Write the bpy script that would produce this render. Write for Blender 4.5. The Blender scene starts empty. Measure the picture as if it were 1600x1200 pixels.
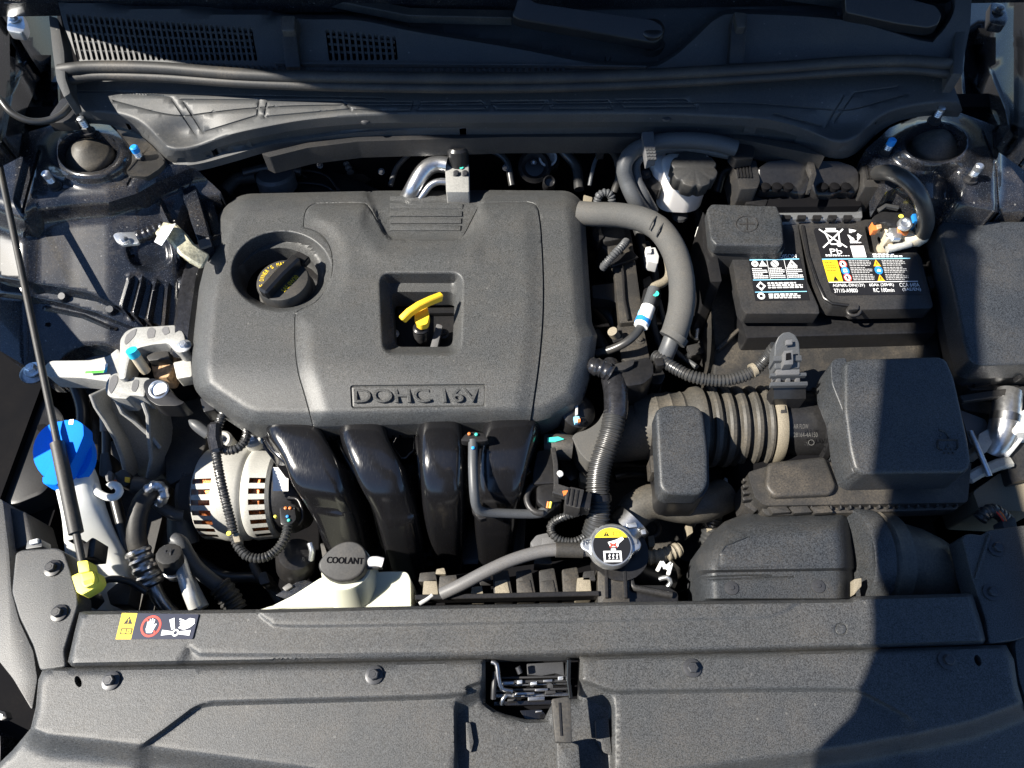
import bpy, bmesh, math, random
import numpy as np
from mathutils import Vector, Matrix, Quaternion
from mathutils.geometry import delaunay_2d_cdt
random.seed(7)
SC = bpy.context.scene
COL = SC.collection
# ------------------------------------------------------------------ camera
FPX = 1109.0
CAM = np.array([0.0, 0.0, 1.62])
PITCH, ROLL = math.radians(60), math.radians(0.8)
_r = np.array([1.0, 0, 0]); _f = np.array([0, math.cos(PITCH), -math.sin(PITCH)]); _u = np.array([0, math.sin(PITCH), math.cos(PITCH)])
RT = _r*math.cos(ROLL) - _u*math.sin(ROLL)
UP = _u*math.cos(ROLL) + _r*math.sin(ROLL)
cd = bpy.data.cameras.new("camera"); cam = bpy.data.objects.new("camera", cd); COL.objects.link(cam)
cd.sensor_fit = 'HORIZONTAL'; cd.sensor_width = 36.0; cd.lens = FPX/1600*36.0
cd.clip_start = 0.02; cd.clip_end = 500
cam.matrix_world = Matrix(((RT[0], UP[0], -_f[0], CAM[0]), (RT[1], UP[1], -_f[1], CAM[1]), (RT[2], UP[2], -_f[2], CAM[2]), (0, 0, 0, 1)))
SC.camera = cam
# ------------------------------------------------------------------ sky, sun, exposure
SUN = Vector((0.95, 0.15, -1.0))            # the way sunlight travels: from the left of the car
w = bpy.data.worlds.new("World"); SC.world = w; w.use_nodes = True
nt = w.node_tree; bg = nt.nodes["Background"]
sky = nt.nodes.new("ShaderNodeTexSky"); sky.sky_type = 'NISHITA'; sky.sun_disc = False
sky.sun_elevation = math.atan2(1.0, math.hypot(SUN.x, SUN.y)); sky.sun_rotation = math.atan2(-SUN.x, -SUN.y)
sky.air_density = 1.0; sky.dust_density = 0.0; sky.ozone_density = 6.0; sky.altitude = 1500
nt.links.new(sky.outputs[0], bg.inputs[0]); bg.inputs[1].default_value = 0.070
ld = bpy.data.lights.new("sun", 'SUN'); ld.energy = 4.9; ld.angle = math.radians(0.5); ld.color = (1.0, 0.94, 0.84)
sun = bpy.data.objects.new("sun", ld); COL.objects.link(sun)
sun.rotation_euler = SUN.to_track_quat('-Z', 'Y').to_euler(); sun.location = (-3, -0.5, 4)
SC.view_settings.view_transform = 'Standard'; SC.view_settings.look = 'None'
SC.view_settings.exposure = 1.4; SC.view_settings.gamma = 1.0

# ------------------------------------------------------------------ pixel ray -> point at height z
def PA(u, v, z):
    u = np.asarray(u, float); v = np.asarray(v, float); z = np.asarray(z, float)
    d = RT[None]*(u-800)[:, None] + UP[None]*(600-v)[:, None] + _f[None]*FPX
    t = (z - CAM[2])/d[:, 2]
    return CAM[None] + d*t[:, None]
def P(u, v, z):
    return Vector(PA([u], [v], [z])[0])
def mpp(u, v, z):                              # metres per photo pixel there
    return (P(u+1, v, z)-P(u, v, z)).length

# ------------------------------------------------------------------ materials
M = {}
def mat(name, col, rough=0.5, metal=0.0, spec=0.5, grain=0.0, gscale=900, bump=0.0, dust=0.0, dcol=(0.20, 0.165, 0.12), coat=0.0, sss=0.0, big=0.0, flake=0.0, specks=0.0, ior=1.45, dscale=14, scratch=0.0):
    m = bpy.data.materials.new(name); m.use_nodes = True; n = m.node_tree; b = n.nodes["Principled BSDF"]; L = n.links.new
    b.inputs["Roughness"].default_value = rough; b.inputs["Metallic"].default_value = metal
    b.inputs["Specular IOR Level"].default_value = spec; b.inputs["IOR"].default_value = ior
    b.inputs["Coat Weight"].default_value = coat; b.inputs["Coat Roughness"].default_value = 0.06
    if sss: b.inputs["Subsurface Weight"].default_value = sss; b.inputs["Subsurface Radius"].default_value = (0.02, 0.02, 0.018); b.inputs["Subsurface Scale"].default_value = 0.6
    geo = n.nodes.new("ShaderNodeNewGeometry"); pos = geo.outputs["Position"]
    def noise(sc, det=2, r=0.55):
        t = n.nodes.new("ShaderNodeTexNoise"); t.inputs["Scale"].default_value = sc; t.inputs["Detail"].default_value = det; t.inputs["Roughness"].default_value = r; L(pos, t.inputs["Vector"]); return t.outputs["Fac"]
    def ramp(x, a, bb, lo=0.0, hi=1.0):
        r = n.nodes.new("ShaderNodeMapRange"); r.inputs["From Min"].default_value = a; r.inputs["From Max"].default_value = bb; r.inputs["To Min"].default_value = lo; r.inputs["To Max"].default_value = hi; L(x, r.inputs["Value"]); return r.outputs["Result"]
    def mul(x, y):
        q = n.nodes.new("ShaderNodeMath"); q.operation = 'MULTIPLY'
        L(x, q.inputs[0])
        if isinstance(y, float): q.inputs[1].default_value = y
        else: L(y, q.inputs[1])
        return q.outputs[0]
    def mix(fac, a, bb):
        x = n.nodes.new("ShaderNodeMix"); x.data_type = 'RGBA'; L(fac, x.inputs[0])
        if isinstance(a, tuple): x.inputs[6].default_value = (*a, 1)
        else: L(a, x.inputs[6])
        x.inputs[7].default_value = (*bb, 1); return x.outputs[2]
    c = None
    if grain or big or flake:
        lo = tuple(q*(1-grain) for q in col); hi = tuple(q*(1+grain) for q in col)
        if grain: c = mix(ramp(noise(gscale, 3, 0.7), 0.35, 0.65), lo, hi)
        if big:
            f = ramp(noise(22, 4, 0.6), 0.35, 0.7, 0, big)
            c = mix(f, c if c is not None else col, tuple(min(1, q*1.9+0.01) for q in col))
        if flake:
            f = ramp(noise(1100, 1, 0.5), 0.66, 0.72, 0, flake)
            c = mix(f, c if c is not None else col, (0.25, 0.28, 0.34))
    if dust:
        f = mul(ramp(noise(dscale, 5, 0.65), 0.42, 0.72, 0, dust), ramp(noise(420, 3, 0.7), 0.3, 0.62))
        c = mix(f, c if c is not None else col, dcol)
    if scratch:
        mp = n.nodes.new("ShaderNodeMapping"); L(pos, mp.inputs["Vector"]); mp.inputs["Scale"].default_value = (300, 25, 25); mp.inputs["Rotation"].default_value = (0.2, 0.3, 0.7)
        t = n.nodes.new("ShaderNodeTexNoise"); t.inputs["Scale"].default_value = 6; t.inputs["Detail"].default_value = 3; L(mp.outputs[0], t.inputs["Vector"])
        L(ramp(t.outputs["Fac"], 0.5, 0.75, rough, min(1, rough+scratch)), b.inputs["Roughness"])
    if specks:                                      # dried water spots and pale scuffs
        v = n.nodes.new("ShaderNodeTexVoronoi"); v.inputs["Scale"].default_value = 95; L(pos, v.inputs["Vector"])
        sx = n.nodes.new("ShaderNodeSeparateColor"); L(v.outputs["Color"], sx.inputs[0])
        f = mul(mul(ramp(v.outputs["Distance"], 0.16, 0.07), ramp(sx.outputs[0], 0.72, 0.95)), float(specks))
        c = mix(f, c if c is not None else col, (0.30, 0.29, 0.27))
        f2 = mul(mul(ramp(noise(9, 5, 0.7), 0.48, 0.75), ramp(noise(160, 3, 0.8), 0.45, 0.7)), float(specks*.6))
        c = mix(f2, c, (0.22, 0.20, 0.17))
    if c is not None: L(c, b.inputs["Base Color"])
    else: b.inputs["Base Color"].default_value = (*col, 1)
    if bump:
        bp = n.nodes.new("ShaderNodeBump"); bp.inputs["Strength"].default_value = bump; bp.inputs["Distance"].default_value = 0.0006
        L(noise(gscale, 3, 0.7), bp.inputs["Height"]); L(bp.outputs[0], b.inputs["Normal"])
    M[name] = m; return m
mat('cover_plastic', (0.050, 0.052, 0.053), 0.46, grain=0.7, gscale=800, bump=0.35, dust=0.12, specks=0.18)
mat('panel_plastic', (0.043, 0.045, 0.047), 0.48, grain=0.75, gscale=800, bump=0.4, dust=0.16, specks=0.22)
mat('cowl_plastic', (0.044, 0.047, 0.050), 0.5, grain=0.22, gscale=700, bump=0.25, dust=0.16, specks=0.3)
mat('black_plastic', (0.022, 0.022, 0.023), 0.42, grain=0.3, gscale=500, bump=0.25, dust=0.16)
mat('smooth_black', (0.013, 0.013, 0.014), 0.30, grain=0.2, gscale=300, bump=0.08, dust=0.06)
mat('dusty_black', (0.024, 0.023, 0.022), 0.5, grain=0.3, gscale=500, bump=0.3, dust=0.36, dscale=20)
mat('gloss_black', (0.007, 0.007, 0.008), 0.16, ior=1.6, dust=0.02, scratch=0.16, dscale=26)
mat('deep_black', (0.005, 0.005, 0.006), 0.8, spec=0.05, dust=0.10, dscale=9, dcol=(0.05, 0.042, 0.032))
mat('rubber', (0.026, 0.026, 0.026), 0.55, grain=0.2, gscale=400, bump=0.2, dust=0.28)
mat('dusty_rubber', (0.052, 0.049, 0.043), 0.55, grain=0.25, gscale=400, bump=0.3, dust=0.5, dscale=20)
mat('foam', (0.066, 0.066, 0.064), 0.8, grain=0.2, gscale=800, bump=0.4, dust=0.2)
mat('conduit', (0.030, 0.031, 0.032), 0.33, spec=0.7, dust=0.15, dscale=40)
mat('tape', (0.016, 0.016, 0.018), 0.22, spec=0.8, grain=0.3, gscale=120, bump=0.8)
mat('duct_plastic', (0.029, 0.032, 0.036), 0.44, grain=0.7, gscale=640, bump=0.4, dust=0.16)
mat('body_paint', (0.008, 0.010, 0.015), 0.25, spec=0.35, coat=0.5, flake=0.4, dust=0.25, dscale=12, specks=0.5)
mat('cast_aluminium', (0.25, 0.25, 0.24), 0.6, metal=0.25, grain=0.18, gscale=420, bump=0.5, dust=0.25, big=0.15)
mat('alternator_metal', (0.42, 0.415, 0.385), 0.6, metal=0.2, grain=0.12, gscale=420, bump=0.35, dust=0.22)
mat('pipe_aluminium', (0.62, 0.62, 0.60), 0.4, metal=0.5, grain=0.1)
mat('bright_aluminium', (0.52, 0.52, 0.52), 0.3, metal=0.95, grain=0.1, gscale=300, bump=0.15)
mat('zinc', (0.66, 0.68, 0.70), 0.34, metal=0.9, grain=0.1, gscale=500, bump=0.15)
mat('steel', (0.42, 0.42, 0.42), 0.32, metal=1.0, grain=0.15, gscale=300)
mat('black_bolt', (0.022, 0.022, 0.024), 0.4, metal=0.0, grain=0.2)
mat('grey_bolt', (0.045, 0.046, 0.05), 0.4, metal=0.3, grain=0.2)
mat('white_poly', (0.70, 0.71, 0.68), 0.42, sss=0.35, big=0.1, dust=0.12)
mat('cream_poly', (0.60, 0.61, 0.50), 0.42, sss=0.4, dust=0.10)
mat('reservoir_white', (0.82, 0.80, 0.78), 0.4, sss=0.3)
mat('blue_plastic', (0.0, 0.17, 0.78), 0.7, spec=0.15, grain=0.06, gscale=600, bump=0.15)
mat('blue_paint', (0.02, 0.28, 0.75), 0.4)
mat('cyan_paint', (0.02, 0.50, 0.72), 0.4)
mat('yellow_plastic', (0.86, 0.52, 0.03), 0.42, grain=0.05)
mat('lemon_plastic', (0.80, 0.72, 0.09), 0.5, grain=0.05)
mat('copper', (0.80, 0.27, 0.10), 0.4, metal=0.7, grain=0.5, gscale=260, bump=0.8)
mat('beige_plating', (0.62, 0.54, 0.40), 0.5, metal=0.3, grain=0.15)
mat('rust_metal', (0.42, 0.27, 0.15), 0.75, grain=0.4, gscale=180, bump=0.4)
mat('orange_plastic', (0.62, 0.17, 0.04), 0.45)
mat('teal_paint', (0.05, 0.55, 0.42), 0.5)
mat('green_paint', (0.12, 0.62, 0.08), 0.5)
mat('braid', (0.55, 0.52, 0.38), 0.5, metal=0.5, grain=0.35, gscale=260, bump=1.0, dust=0.2)
mat('tag_white', (0.82, 0.82, 0.80), 0.6)
mat('label_black', (0.012, 0.012, 0.014), 0.35)
mat('label_navy', (0.014, 0.018, 0.04), 0.35)
mat('print_white', (0.80, 0.81, 0.82), 0.5)
mat('print_grey', (0.42, 0.42, 0.42), 0.5)
mat('print_yellow', (0.82, 0.58, 0.02), 0.5)
mat('print_red', (0.72, 0.05, 0.03), 0.5)
mat('print_blue', (0.02, 0.22, 0.62), 0.5)
mat('print_skyblue', (0.25, 0.58, 0.78), 0.5)
mat('print_orange', (0.85, 0.42, 0.02), 0.5)
mat('cap_yellow', (0.78, 0.62, 0.03), 0.5)
mat('foil', (0.55, 0.55, 0.55), 0.3, metal=0.9, grain=0.15, gscale=140, bump=0.8)
mat('harness_grey', (0.065, 0.068, 0.072), 0.45, grain=0.2)
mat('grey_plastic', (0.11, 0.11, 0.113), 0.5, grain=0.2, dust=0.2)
mat('tan_plastic', (0.20, 0.175, 0.13), 0.65, grain=0.3, bump=0.3, dust=0.4)
mat('skin', (0.52, 0.33, 0.24), 0.5); mat('shirt', (0.10, 0.13, 0.2), 0.85, grain=0.2, bump=0.3); mat('jeans', (0.05, 0.07, 0.13), 0.9, grain=0.3, bump=0.3); mat('hair', (0.03, 0.02, 0.015), 0.6); mat('shoe', (0.03, 0.03, 0.03), 0.6)
mat('asphalt', (0.05, 0.05, 0.052), 0.9, grain=0.5, gscale=160, bump=0.8, dust=0.2, dscale=2)
g = bpy.data.materials.new('glass_dark'); g.use_nodes = True; b = g.node_tree.nodes["Principled BSDF"]
b.inputs["Base Color"].default_value = (0.012, 0.016, 0.02, 1); b.inputs["Roughness"].default_value = 0.04; M['glass_dark'] = g

# ------------------------------------------------------------------ objects
def root_loc(p):
    while p.parent: p = p.parent
    return p.location
def put(name, me, par=None, loc=None, rot=None):
    o = bpy.data.objects.new(name, me); COL.objects.link(o)
    if par is not None: o.parent = par
    if loc is not None: o.location = Vector(loc) - (root_loc(par) if par is not None else Vector((0, 0, 0)))
    if rot is not None: o.rotation_mode = 'QUATERNION'; o.rotation_quaternion = rot
    return o
def finish_mesh(me, mats, ang=38):
    for m in (mats if isinstance(mats, (list, tuple)) else [mats]): me.materials.append(M[m])
    me.polygons.foreach_set("use_smooth", [True]*len(me.polygons))
    me.set_sharp_from_angle(angle=math.radians(ang)); me.update()
def mk(name, verts, faces, mats, par=None, ang=38, midx=None, bm=None):
    """one mesh object from world-space vertices; origin at its thing's origin, or at its own base"""
    me = bpy.data.meshes.new(name)
    if bm is not None:
        verts = None; co = np.array([v.co[:] for v in bm.verts])
    else: co = np.array([tuple(v) for v in verts], float)
    base = np.array(root_loc(par)) if par is not None else np.array([(co[:, 0].min()+co[:, 0].max())/2, (co[:, 1].min()+co[:, 1].max())/2, co[:, 2].min()])
    if bm is not None:
        bmesh.ops.translate(bm, verts=bm.verts, vec=Vector(-base)); bm.to_mesh(me); bm.free()
    else: me.from_pydata([tuple(c) for c in (co-base)], [], faces)
    if midx is not None: me.polygons.foreach_set("material_index", midx)
    finish_mesh(me, mats, ang)
    o = bpy.data.objects.new(name, me); COL.objects.link(o)
    if par is not None: o.parent = par; 
    else: o.location = Vector(base)
    return o
def tag(o, label=None, cat=None, group=None, kind=None):
    if label: o['label'] = label
    if cat: o['category'] = cat
    if group: o['group'] = group
    if kind: o['kind'] = kind
    return o
def T(name, label, cat, at, group=None, par=None):
    if par is not None:                            # a part with parts of its own
        o = bpy.data.objects.new(name, None); COL.objects.link(o); o.parent = par; o.empty_display_size = 0.02; o['label'] = label; return o
    o = bpy.data.objects.new(name, None); COL.objects.link(o); o.location = P(*at) if not isinstance(at, Vector) else at
    o.empty_display_size = 0.02
    return tag(o, label, cat, group)

# ------------------------------------------------------------------ shape helpers
def rounded(pts, r, n=5):
    if r <= 0: return [tuple(p[:2]) for p in pts]
    out = []; N = len(pts)
    for i in range(N):
        p = Vector(pts[i][:2]); a = Vector(pts[i-1][:2]); c = Vector(pts[(i+1) % N][:2])
        rr = pts[i][2] if len(pts[i]) > 2 else r
        da, dc = a-p, c-p
        rr = min(rr, da.length*0.48, dc.length*0.48)
        if rr < 0.4: out.append(tuple(p)); continue
        s, e = p+da.normalized()*rr, p+dc.normalized()*rr
        for k in range(n+1):
            t = k/n; q = s*(1-t)**2 + p*2*t*(1-t) + e*t*t; out.append((q.x, q.y))
    return out
def zof(z, u, v):
    return z(u, v) if callable(z) else z
def plane3(a, b, c):                             # height plane through three (u,v,z)
    A = np.array([[a[0], a[1], 1], [b[0], b[1], 1], [c[0], c[1], 1]], float); s = np.linalg.solve(A, np.array([a[2], b[2], c[2]]))
    return lambda u, v: s[0]*u+s[1]*v+s[2]
def slab(name, pts, z, d, m, par=None, rnd=0, bev=0.002, seg=2, flare=0.0, ang=38, zref=None, sc=1.0):
    """solid whose top follows a photo outline at height z and whose sides drop d metres"""
    pts = rounded(pts, rnd)
    bm = bmesh.new()
    top = [P(u, v, zof(z if zref is None else zref, u, v)) for u, v in pts]
    c = sum(top, Vector())/len(top)
    if zref is not None:                            # same footprint, stacked at another height
        top = [Vector((c.x+(t.x-c.x)*sc, c.y+(t.y-c.y)*sc, zof(z, *uv))) for t, uv in zip(top, pts)]; c.z = top[0].z
    bot = [Vector((c.x+(t.x-c.x)*(1+flare), c.y+(t.y-c.y)*(1+flare), t.z-d)) for t in top]
    tv = [bm.verts.new(t) for t in top]; bv = [bm.verts.new(t) for t in bot]; n = len(tv)
    ft = bm.faces.new(tv); bm.faces.new(bv[::-1])
    for i in range(n): bm.faces.new((tv[i], bv[i], bv[(i+1) % n], tv[(i+1) % n]))
    bmesh.ops.recalc_face_normals(bm, faces=bm.faces)
    if bev:
        bmesh.ops.bevel(bm, geom=list(ft.edges), offset=bev, segments=seg, affect='EDGES', clamp_overlap=True, profile=0.6)
    return mk(name, None, None, m, par, ang, bm=bm)
def catmull(pts, step):
    """pts: list of np arrays (any dim); returns dense list"""
    pts = [np.array(p, float) for p in pts]
    if len(pts) == 2:
        n = max(2, int(np.linalg.norm((pts[1]-pts[0])[:3])/step)); return [pts[0]+(pts[1]-pts[0])*k/n for k in range(n+1)]
    Q = [2*pts[0]-pts[1]]+pts+[2*pts[-1]-pts[-2]]; out = []
    for i in range(1, len(Q)-2):
        a, b, c, d = Q[i-1:i+3]; n = max(2, int(np.linalg.norm((c-b)[:3])/step))
        for k in range(n):
            t = k/n; out.append(0.5*((2*b)+(-a+c)*t+(2*a-5*b+4*c-d)*t*t+(-a+3*b-3*c+d)*t**3))
    out.append(pts[-1]); return out
def sweep(path, rad, n, caps=True):
    """verts, faces of a tube along world points with radius per point"""
    V = [Vector(p[:3]) for p in path]; N = len(V); vs = []; fs = []
    tan = [(V[min(i+1, N-1)]-V[max(i-1, 0)]).normalized() for i in range(N)]
    up = Vector((0, 0, 1)) if abs(tan[0].z) < 0.9 else Vector((0, 1, 0))
    nx = tan[0].cross(up).normalized()
    for i in range(N):
        if i:
            q = tan[i-1].rotation_difference(tan[i]); nx = q @ nx
        nx = (nx - tan[i]*nx.dot(tan[i])).normalized(); ny = tan[i].cross(nx)
        r = rad[i]
        for k in range(n):
            a = 2*math.pi*k/n; vs.append(V[i]+nx*(r*math.cos(a))+ny*(r*math.sin(a)))
    for i in range(N-1):
        for k in range(n):
            a = i*n+k; b2 = i*n+(k+1) % n; fs.append((a, b2, b2+n, a+n))
    if caps: fs.append(tuple(range(n-1, -1, -1))); fs.append(tuple((N-1)*n+k for k in range(n)))
    return vs, fs
def tube(name, pts, r, m, par=None, n=12, corr=None, world=False, ang=50):
    """hose through photo points (u,v,z[,radius]); corr=(pitch, depth) makes convoluted conduit"""
    p4 = [np.array([*(p[:3] if world else P(*p[:3])), p[3] if len(p) > 3 else r]) for p in pts]
    dense = catmull(p4, corr[0]/4 if corr else max(0.004, r*0.7))
    if corr:
        d2 = [dense[0]]; acc = 0                              # even resample
        for i in range(1, len(dense)): d2.append(dense[i])
        rad = []; s = 0
        for i, q in enumerate(d2):
            if i: s += np.linalg.norm(d2[i][:3]-d2[i-1][:3])
            ph = (s/corr[0]) % 1.0
            rad.append(q[3]+(0 if 0.15 < ph < 0.65 else -corr[1]))
        dense = d2
    else: rad = [q[3] for q in dense]
    vs, fs = sweep(dense, rad, n)
    return mk(name, vs, fs, m, par, ang if not corr else 30)
def lathe(name, o, axis, prof, m, par=None, n=28, ang=35, rot0=0.0, wob=None, skip=None):
    """profile [(height along axis, radius)] revolved about axis at world point o"""
    o = Vector(o); ax = Vector(axis).normalized()
    e1 = ax.cross(Vector((0, 1, 0)) if abs(ax.y) < 0.9 else Vector((1, 0, 0))).normalized(); e2 = ax.cross(e1)
    vs = []; fs = []; mi = []
    for (h, r) in prof:
        for k in range(n):
            a = rot0+2*math.pi*k/n; rr = r*(wob(a) if wob else 1)
            vs.append(o+ax*h+e1*(rr*math.cos(a))+e2*(rr*math.sin(a)))
    for i in range(len(prof)-1):
        for k in range(n):
            if skip and skip(i, k): continue
            a = i*n+k; b2 = i*n+(k+1) % n; fs.append((a, b2, b2+n, a+n))
    if prof[0][1] > 1e-6: fs.append(tuple(range(n-1, -1, -1)))
    if prof[-1][1] > 1e-6: fs.append(tuple((len(prof)-1)*n+k for k in range(n)))
    bm = bmesh.new(); bv = [bm.verts.new(v) for v in vs]
    for f in fs: bm.faces.new([bv[i] for i in f])
    bmesh.ops.remove_doubles(bm, verts=bm.verts, dist=1e-6); bmesh.ops.recalc_face_normals(bm, faces=bm.faces)
    return mk(name, None, None, m, par, ang, bm=bm)
_bolt = {}
def bolt_mesh(kind, r, mt):
    """hex screw with flange, about +Z, base at 0"""
    key = (kind, r, mt)
    if key in _bolt: return _bolt[key]
    bm = bmesh.new()
    def ring(prof, n, rot=0):
        rows = [[bm.verts.new((rr*math.cos(rot+2*math.pi*k/n), rr*math.sin(rot+2*math.pi*k/n), h)) for k in range(n)] for h, rr in prof]
        for a, b2 in zip(rows, rows[1:]):
            for k in range(n): bm.faces.new((a[k], a[(k+1) % n], b2[(k+1) % n], b2[k]))
        bm.faces.new(rows[-1]); bm.faces.new(rows[0][::-1])
    if kind == 'hex':
        ring([(0, r*1.0), (r*.18, r*1.0), (r*.26, r*.72)], 20)
        ring([(r*.2, r*.60), (r*.72, r*.60), (r*.80, r*.50)], 6, .3)
        ring([(r*.78, r*.3), (r*.84, r*.26)], 12)
    elif kind == 'stud':
        ring([(0, r*1.0), (r*.25, r*1.0)], 20); ring([(r*.2, r*.75), (r*1.0, r*.75), (r*1.1, r*.6)], 6)
    elif kind == 'pin':
        ring([(0, r), (r*.18, r*.95), (r*.25, r*.6)], 24); ring([(r*.2, r*.36), (r*.42, r*.30)], 16)
    elif kind == 'button':
        ring([(0, r), (r*.35, r*.9), (r*.55, r*.5)], 20)
    me = bpy.data.meshes.new('bolt_'+kind); bm.to_mesh(me); bm.free(); finish_mesh(me, mt, 30); _bolt[key] = me; return me
def bolt(par, u, v, z, px, mt='black_bolt', kind='hex', name='screw', tilt=None, lift=0.0):
    r = px*mpp(u, v, z); q = Quaternion((0, 0, 1), random.random()*2)
    if tilt is not None: q = Vector((0, 0, 1)).rotation_difference(Vector(tilt)) @ q
    return put(name, bolt_mesh(kind, round(r, 4), mt), par, P(u, v, z)+Vector((0, 0, lift)), q)
def stud(par, u, v, z, r=0.0068, h=0.024, top=None):
    me = bolt_mesh('stud', 0.0095, 'black_bolt'); o = put('nut', me, par, P(u, v, z)); p = P(u, v, z)
    lathe('stud', p, (0, 0, 1), [(.005, .0052)]+[x for k in range(4) for x in ((.010+k*.003, .0054), (.0115+k*.003, .0046))]+[(h, .005), (h+.001, .0035)], 'zinc', par, 14)
    if top: lathe('paint_mark', p, (0, 0, 1), [(h-.006, .0057), (h+.0015, .0057), (h+.003, .004)], top, par, 14)
# ---- numpy field helpers
def np_seg(u, v, pts, closed=False):
    pts = np.asarray([p[:2] for p in pts], float); a = pts if closed else pts[:-1]; b = np.roll(pts, -1, 0) if closed else pts[1:]
    best = np.full(u.shape, 1e9)
    for (ax, ay), (bx, by) in zip(a, b):
        dx, dy = bx-ax, by-ay; L2 = dx*dx+dy*dy+1e-9
        t = np.clip(((u-ax)*dx+(v-ay)*dy)/L2, 0, 1)
        best = np.minimum(best, np.hypot(u-ax-t*dx, v-ay-t*dy))
    return best
def np_in(u, v, pts):
    pts = np.asarray([p[:2] for p in pts], float); ins = np.zeros(u.shape, bool); n = len(pts); j = n-1
    for i in range(n):
        xi, yi = pts[i]; xj, yj = pts[j]
        if yi != yj:
            c = ((yi > v) != (yj > v)) & (u < (xj-xi)*(v-yi)/(yj-yi)+xi); ins ^= c
        j = i
    return ins
def sd(u, v, pts):
    d = np_seg(u, v, pts, True); return np.where(np_in(u, v, pts), -d, d)
def ss(x, a, b):
    t = np.clip((x-a)/(b-a), 0, 1); return t*t*(3-2*t)
def below(u, v, curve):                                # + under the curve (towards the viewer)
    c = np.asarray(curve, float); return v-np.interp(u, c[:, 0], c[:, 1])
def resample(pts, step, closed=True):
    pts = [np.array(p[:2], float) for p in pts]; out = []
    for i in range(len(pts) if closed else len(pts)-1):
        a, b = pts[i], pts[(i+1) % len(pts)]; n = max(1, int(round(np.linalg.norm(b-a)/step)))
        for k in range(n): out.append(a+(b-a)*k/n)
    if not closed: out.append(pts[-1])
    return out
def smoothline(pts, step=4, closed=False):
    q = [np.array(p[:2], float) for p in pts]
    if closed: q = q+[q[0]]
    return [tuple(p) for p in catmull([np.append(p, 0) for p in q], step)]
def field(name, outline, zf, m, par=None, step=7, lines=(), feats=(), holes=(), skirt=0.02, ang=48, rim=(2.5, 5.5)):
    """pressed or moulded panel: a height field over a photo outline; lines=(pts,width,dz,closed) are grooves or beads, feats=(pts,width,closed) extra edges where zf steps"""
    op = resample(outline, step); V2 = [tuple(p) for p in op]; E = [(i, (i+1) % len(op)) for i in range(len(op))]
    hp = []
    for h in holes:
        r = resample(h, max(2.0, step*.7)); b0 = len(V2); V2 += [tuple(p) for p in r]; E += [(b0+i, b0+(i+1) % len(r)) for i in range(len(r))]; hp.append(r)
    xs = np.arange(min(p[0] for p in op), max(p[0] for p in op), step); ys = np.arange(min(p[1] for p in op), max(p[1] for p in op), step)
    gu, gv = np.meshgrid(xs, ys); gu = gu.ravel(); gv = gv.ravel()
    keep = np_in(gu, gv, op) & (np_seg(gu, gv, op, True) > step*.5)
    for h in hp: keep &= (~np_in(gu, gv, h)) & (np_seg(gu, gv, h, True) > step*.4)
    for ln in list(lines)+[(f[0], f[1], 0, f[2]) for f in feats]:
        pts, wd, dz, cl = ln
        r = resample(pts, step*.6, cl); A = np.array(r)
        tg = np.gradient(A, axis=0) if len(A) > 2 else np.repeat((A[-1:]-A[:1]), len(A), 0)
        tg /= np.linalg.norm(tg, axis=1)[:, None]+1e-9; nn = np.stack([-tg[:, 1], tg[:, 0]], 1)
        for off in (-wd, -wd*.5, 0, wd*.5, wd):
            V2 += [tuple(p) for p in A+nn*off]
        keep &= np_seg(gu, gv, pts, cl) > max(wd*1.15, step*.35)
    A = np.array(op); B_ = np.roll(A, -1, 0)-np.roll(A, 1, 0); nn = np.stack([-B_[:, 1], B_[:, 0]], 1)/(np.linalg.norm(B_, axis=1)[:, None]+1e-9)
    for off in rim:
        for sgn in (1, -1):
            q = A+nn*off*sgn; q = q[np_in(q[:, 0], q[:, 1], op)]; q = q[np_seg(q[:, 0], q[:, 1], op, True) > off*.85]; V2 += [tuple(p) for p in q]
    if rim: keep &= np_seg(gu, gv, op, True) > max(rim)+step*.4
    extra = np.array(V2[len(op)+sum(len(h) for h in hp):]) if len(V2) > len(op) else np.zeros((0, 2))
    base = V2[:len(op)+sum(len(h) for h in hp)]
    if len(extra):
        k2 = np_in(extra[:, 0], extra[:, 1], op) & (np_seg(extra[:, 0], extra[:, 1], op, True) > 1.0)
        for h in hp: k2 &= ~np_in(extra[:, 0], extra[:, 1], h)
        extra = extra[k2]
        key = np.unique(np.round(extra/0.35).astype(int), axis=0, return_index=True)[1]; extra = extra[key]
    V2 = base+[tuple(p) for p in extra]+list(zip(gu[keep], gv[keep]))
    ov, oe, of, _, _, _ = delaunay_2d_cdt([Vector(p) for p in V2], E, [], 0, 1e-4)
    A = np.array([v[:] for v in ov]); u, v = A[:, 0], A[:, 1]
    F = np.array([f for f in of if len(f) == 3]); cu, cv = u[F].mean(1), v[F].mean(1)
    ok = np_in(cu, cv, op)
    for h in hp: ok &= ~np_in(cu, cv, h)
    F = F[ok]
    z = zf(u, v)+np.zeros_like(u)
    for pts, wd, dz, cl in lines: z = z+dz*np.clip(1-np_seg(u, v, pts, cl)/wd, 0, 1)
    W = PA(u, v, z)
    a, b2, c = W[F[:, 0]], W[F[:, 1]], W[F[:, 2]]
    flip = np.cross(b2-a, c-a)[:, 2] < 0
    F[flip] = F[flip][:, ::-1]
    faces = [tuple(int(i) for i in f) for f in F]
    verts = [tuple(p) for p in W]
    if skirt:
        cnt = {}
        for f in faces:
            for i in range(3):
                e = (f[i], f[(i+1) % 3]); cnt[e] = 1
        bnd = [e for e in cnt if (e[1], e[0]) not in cnt]; low = {}
        for e in bnd:
            for i in e:
                if i not in low:
                    low[i] = len(verts); x, y, zz = verts[i]; verts.append((x, y, zz-skirt))
        for i, j in bnd: faces.append((j, i, low[i], low[j]))
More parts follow.
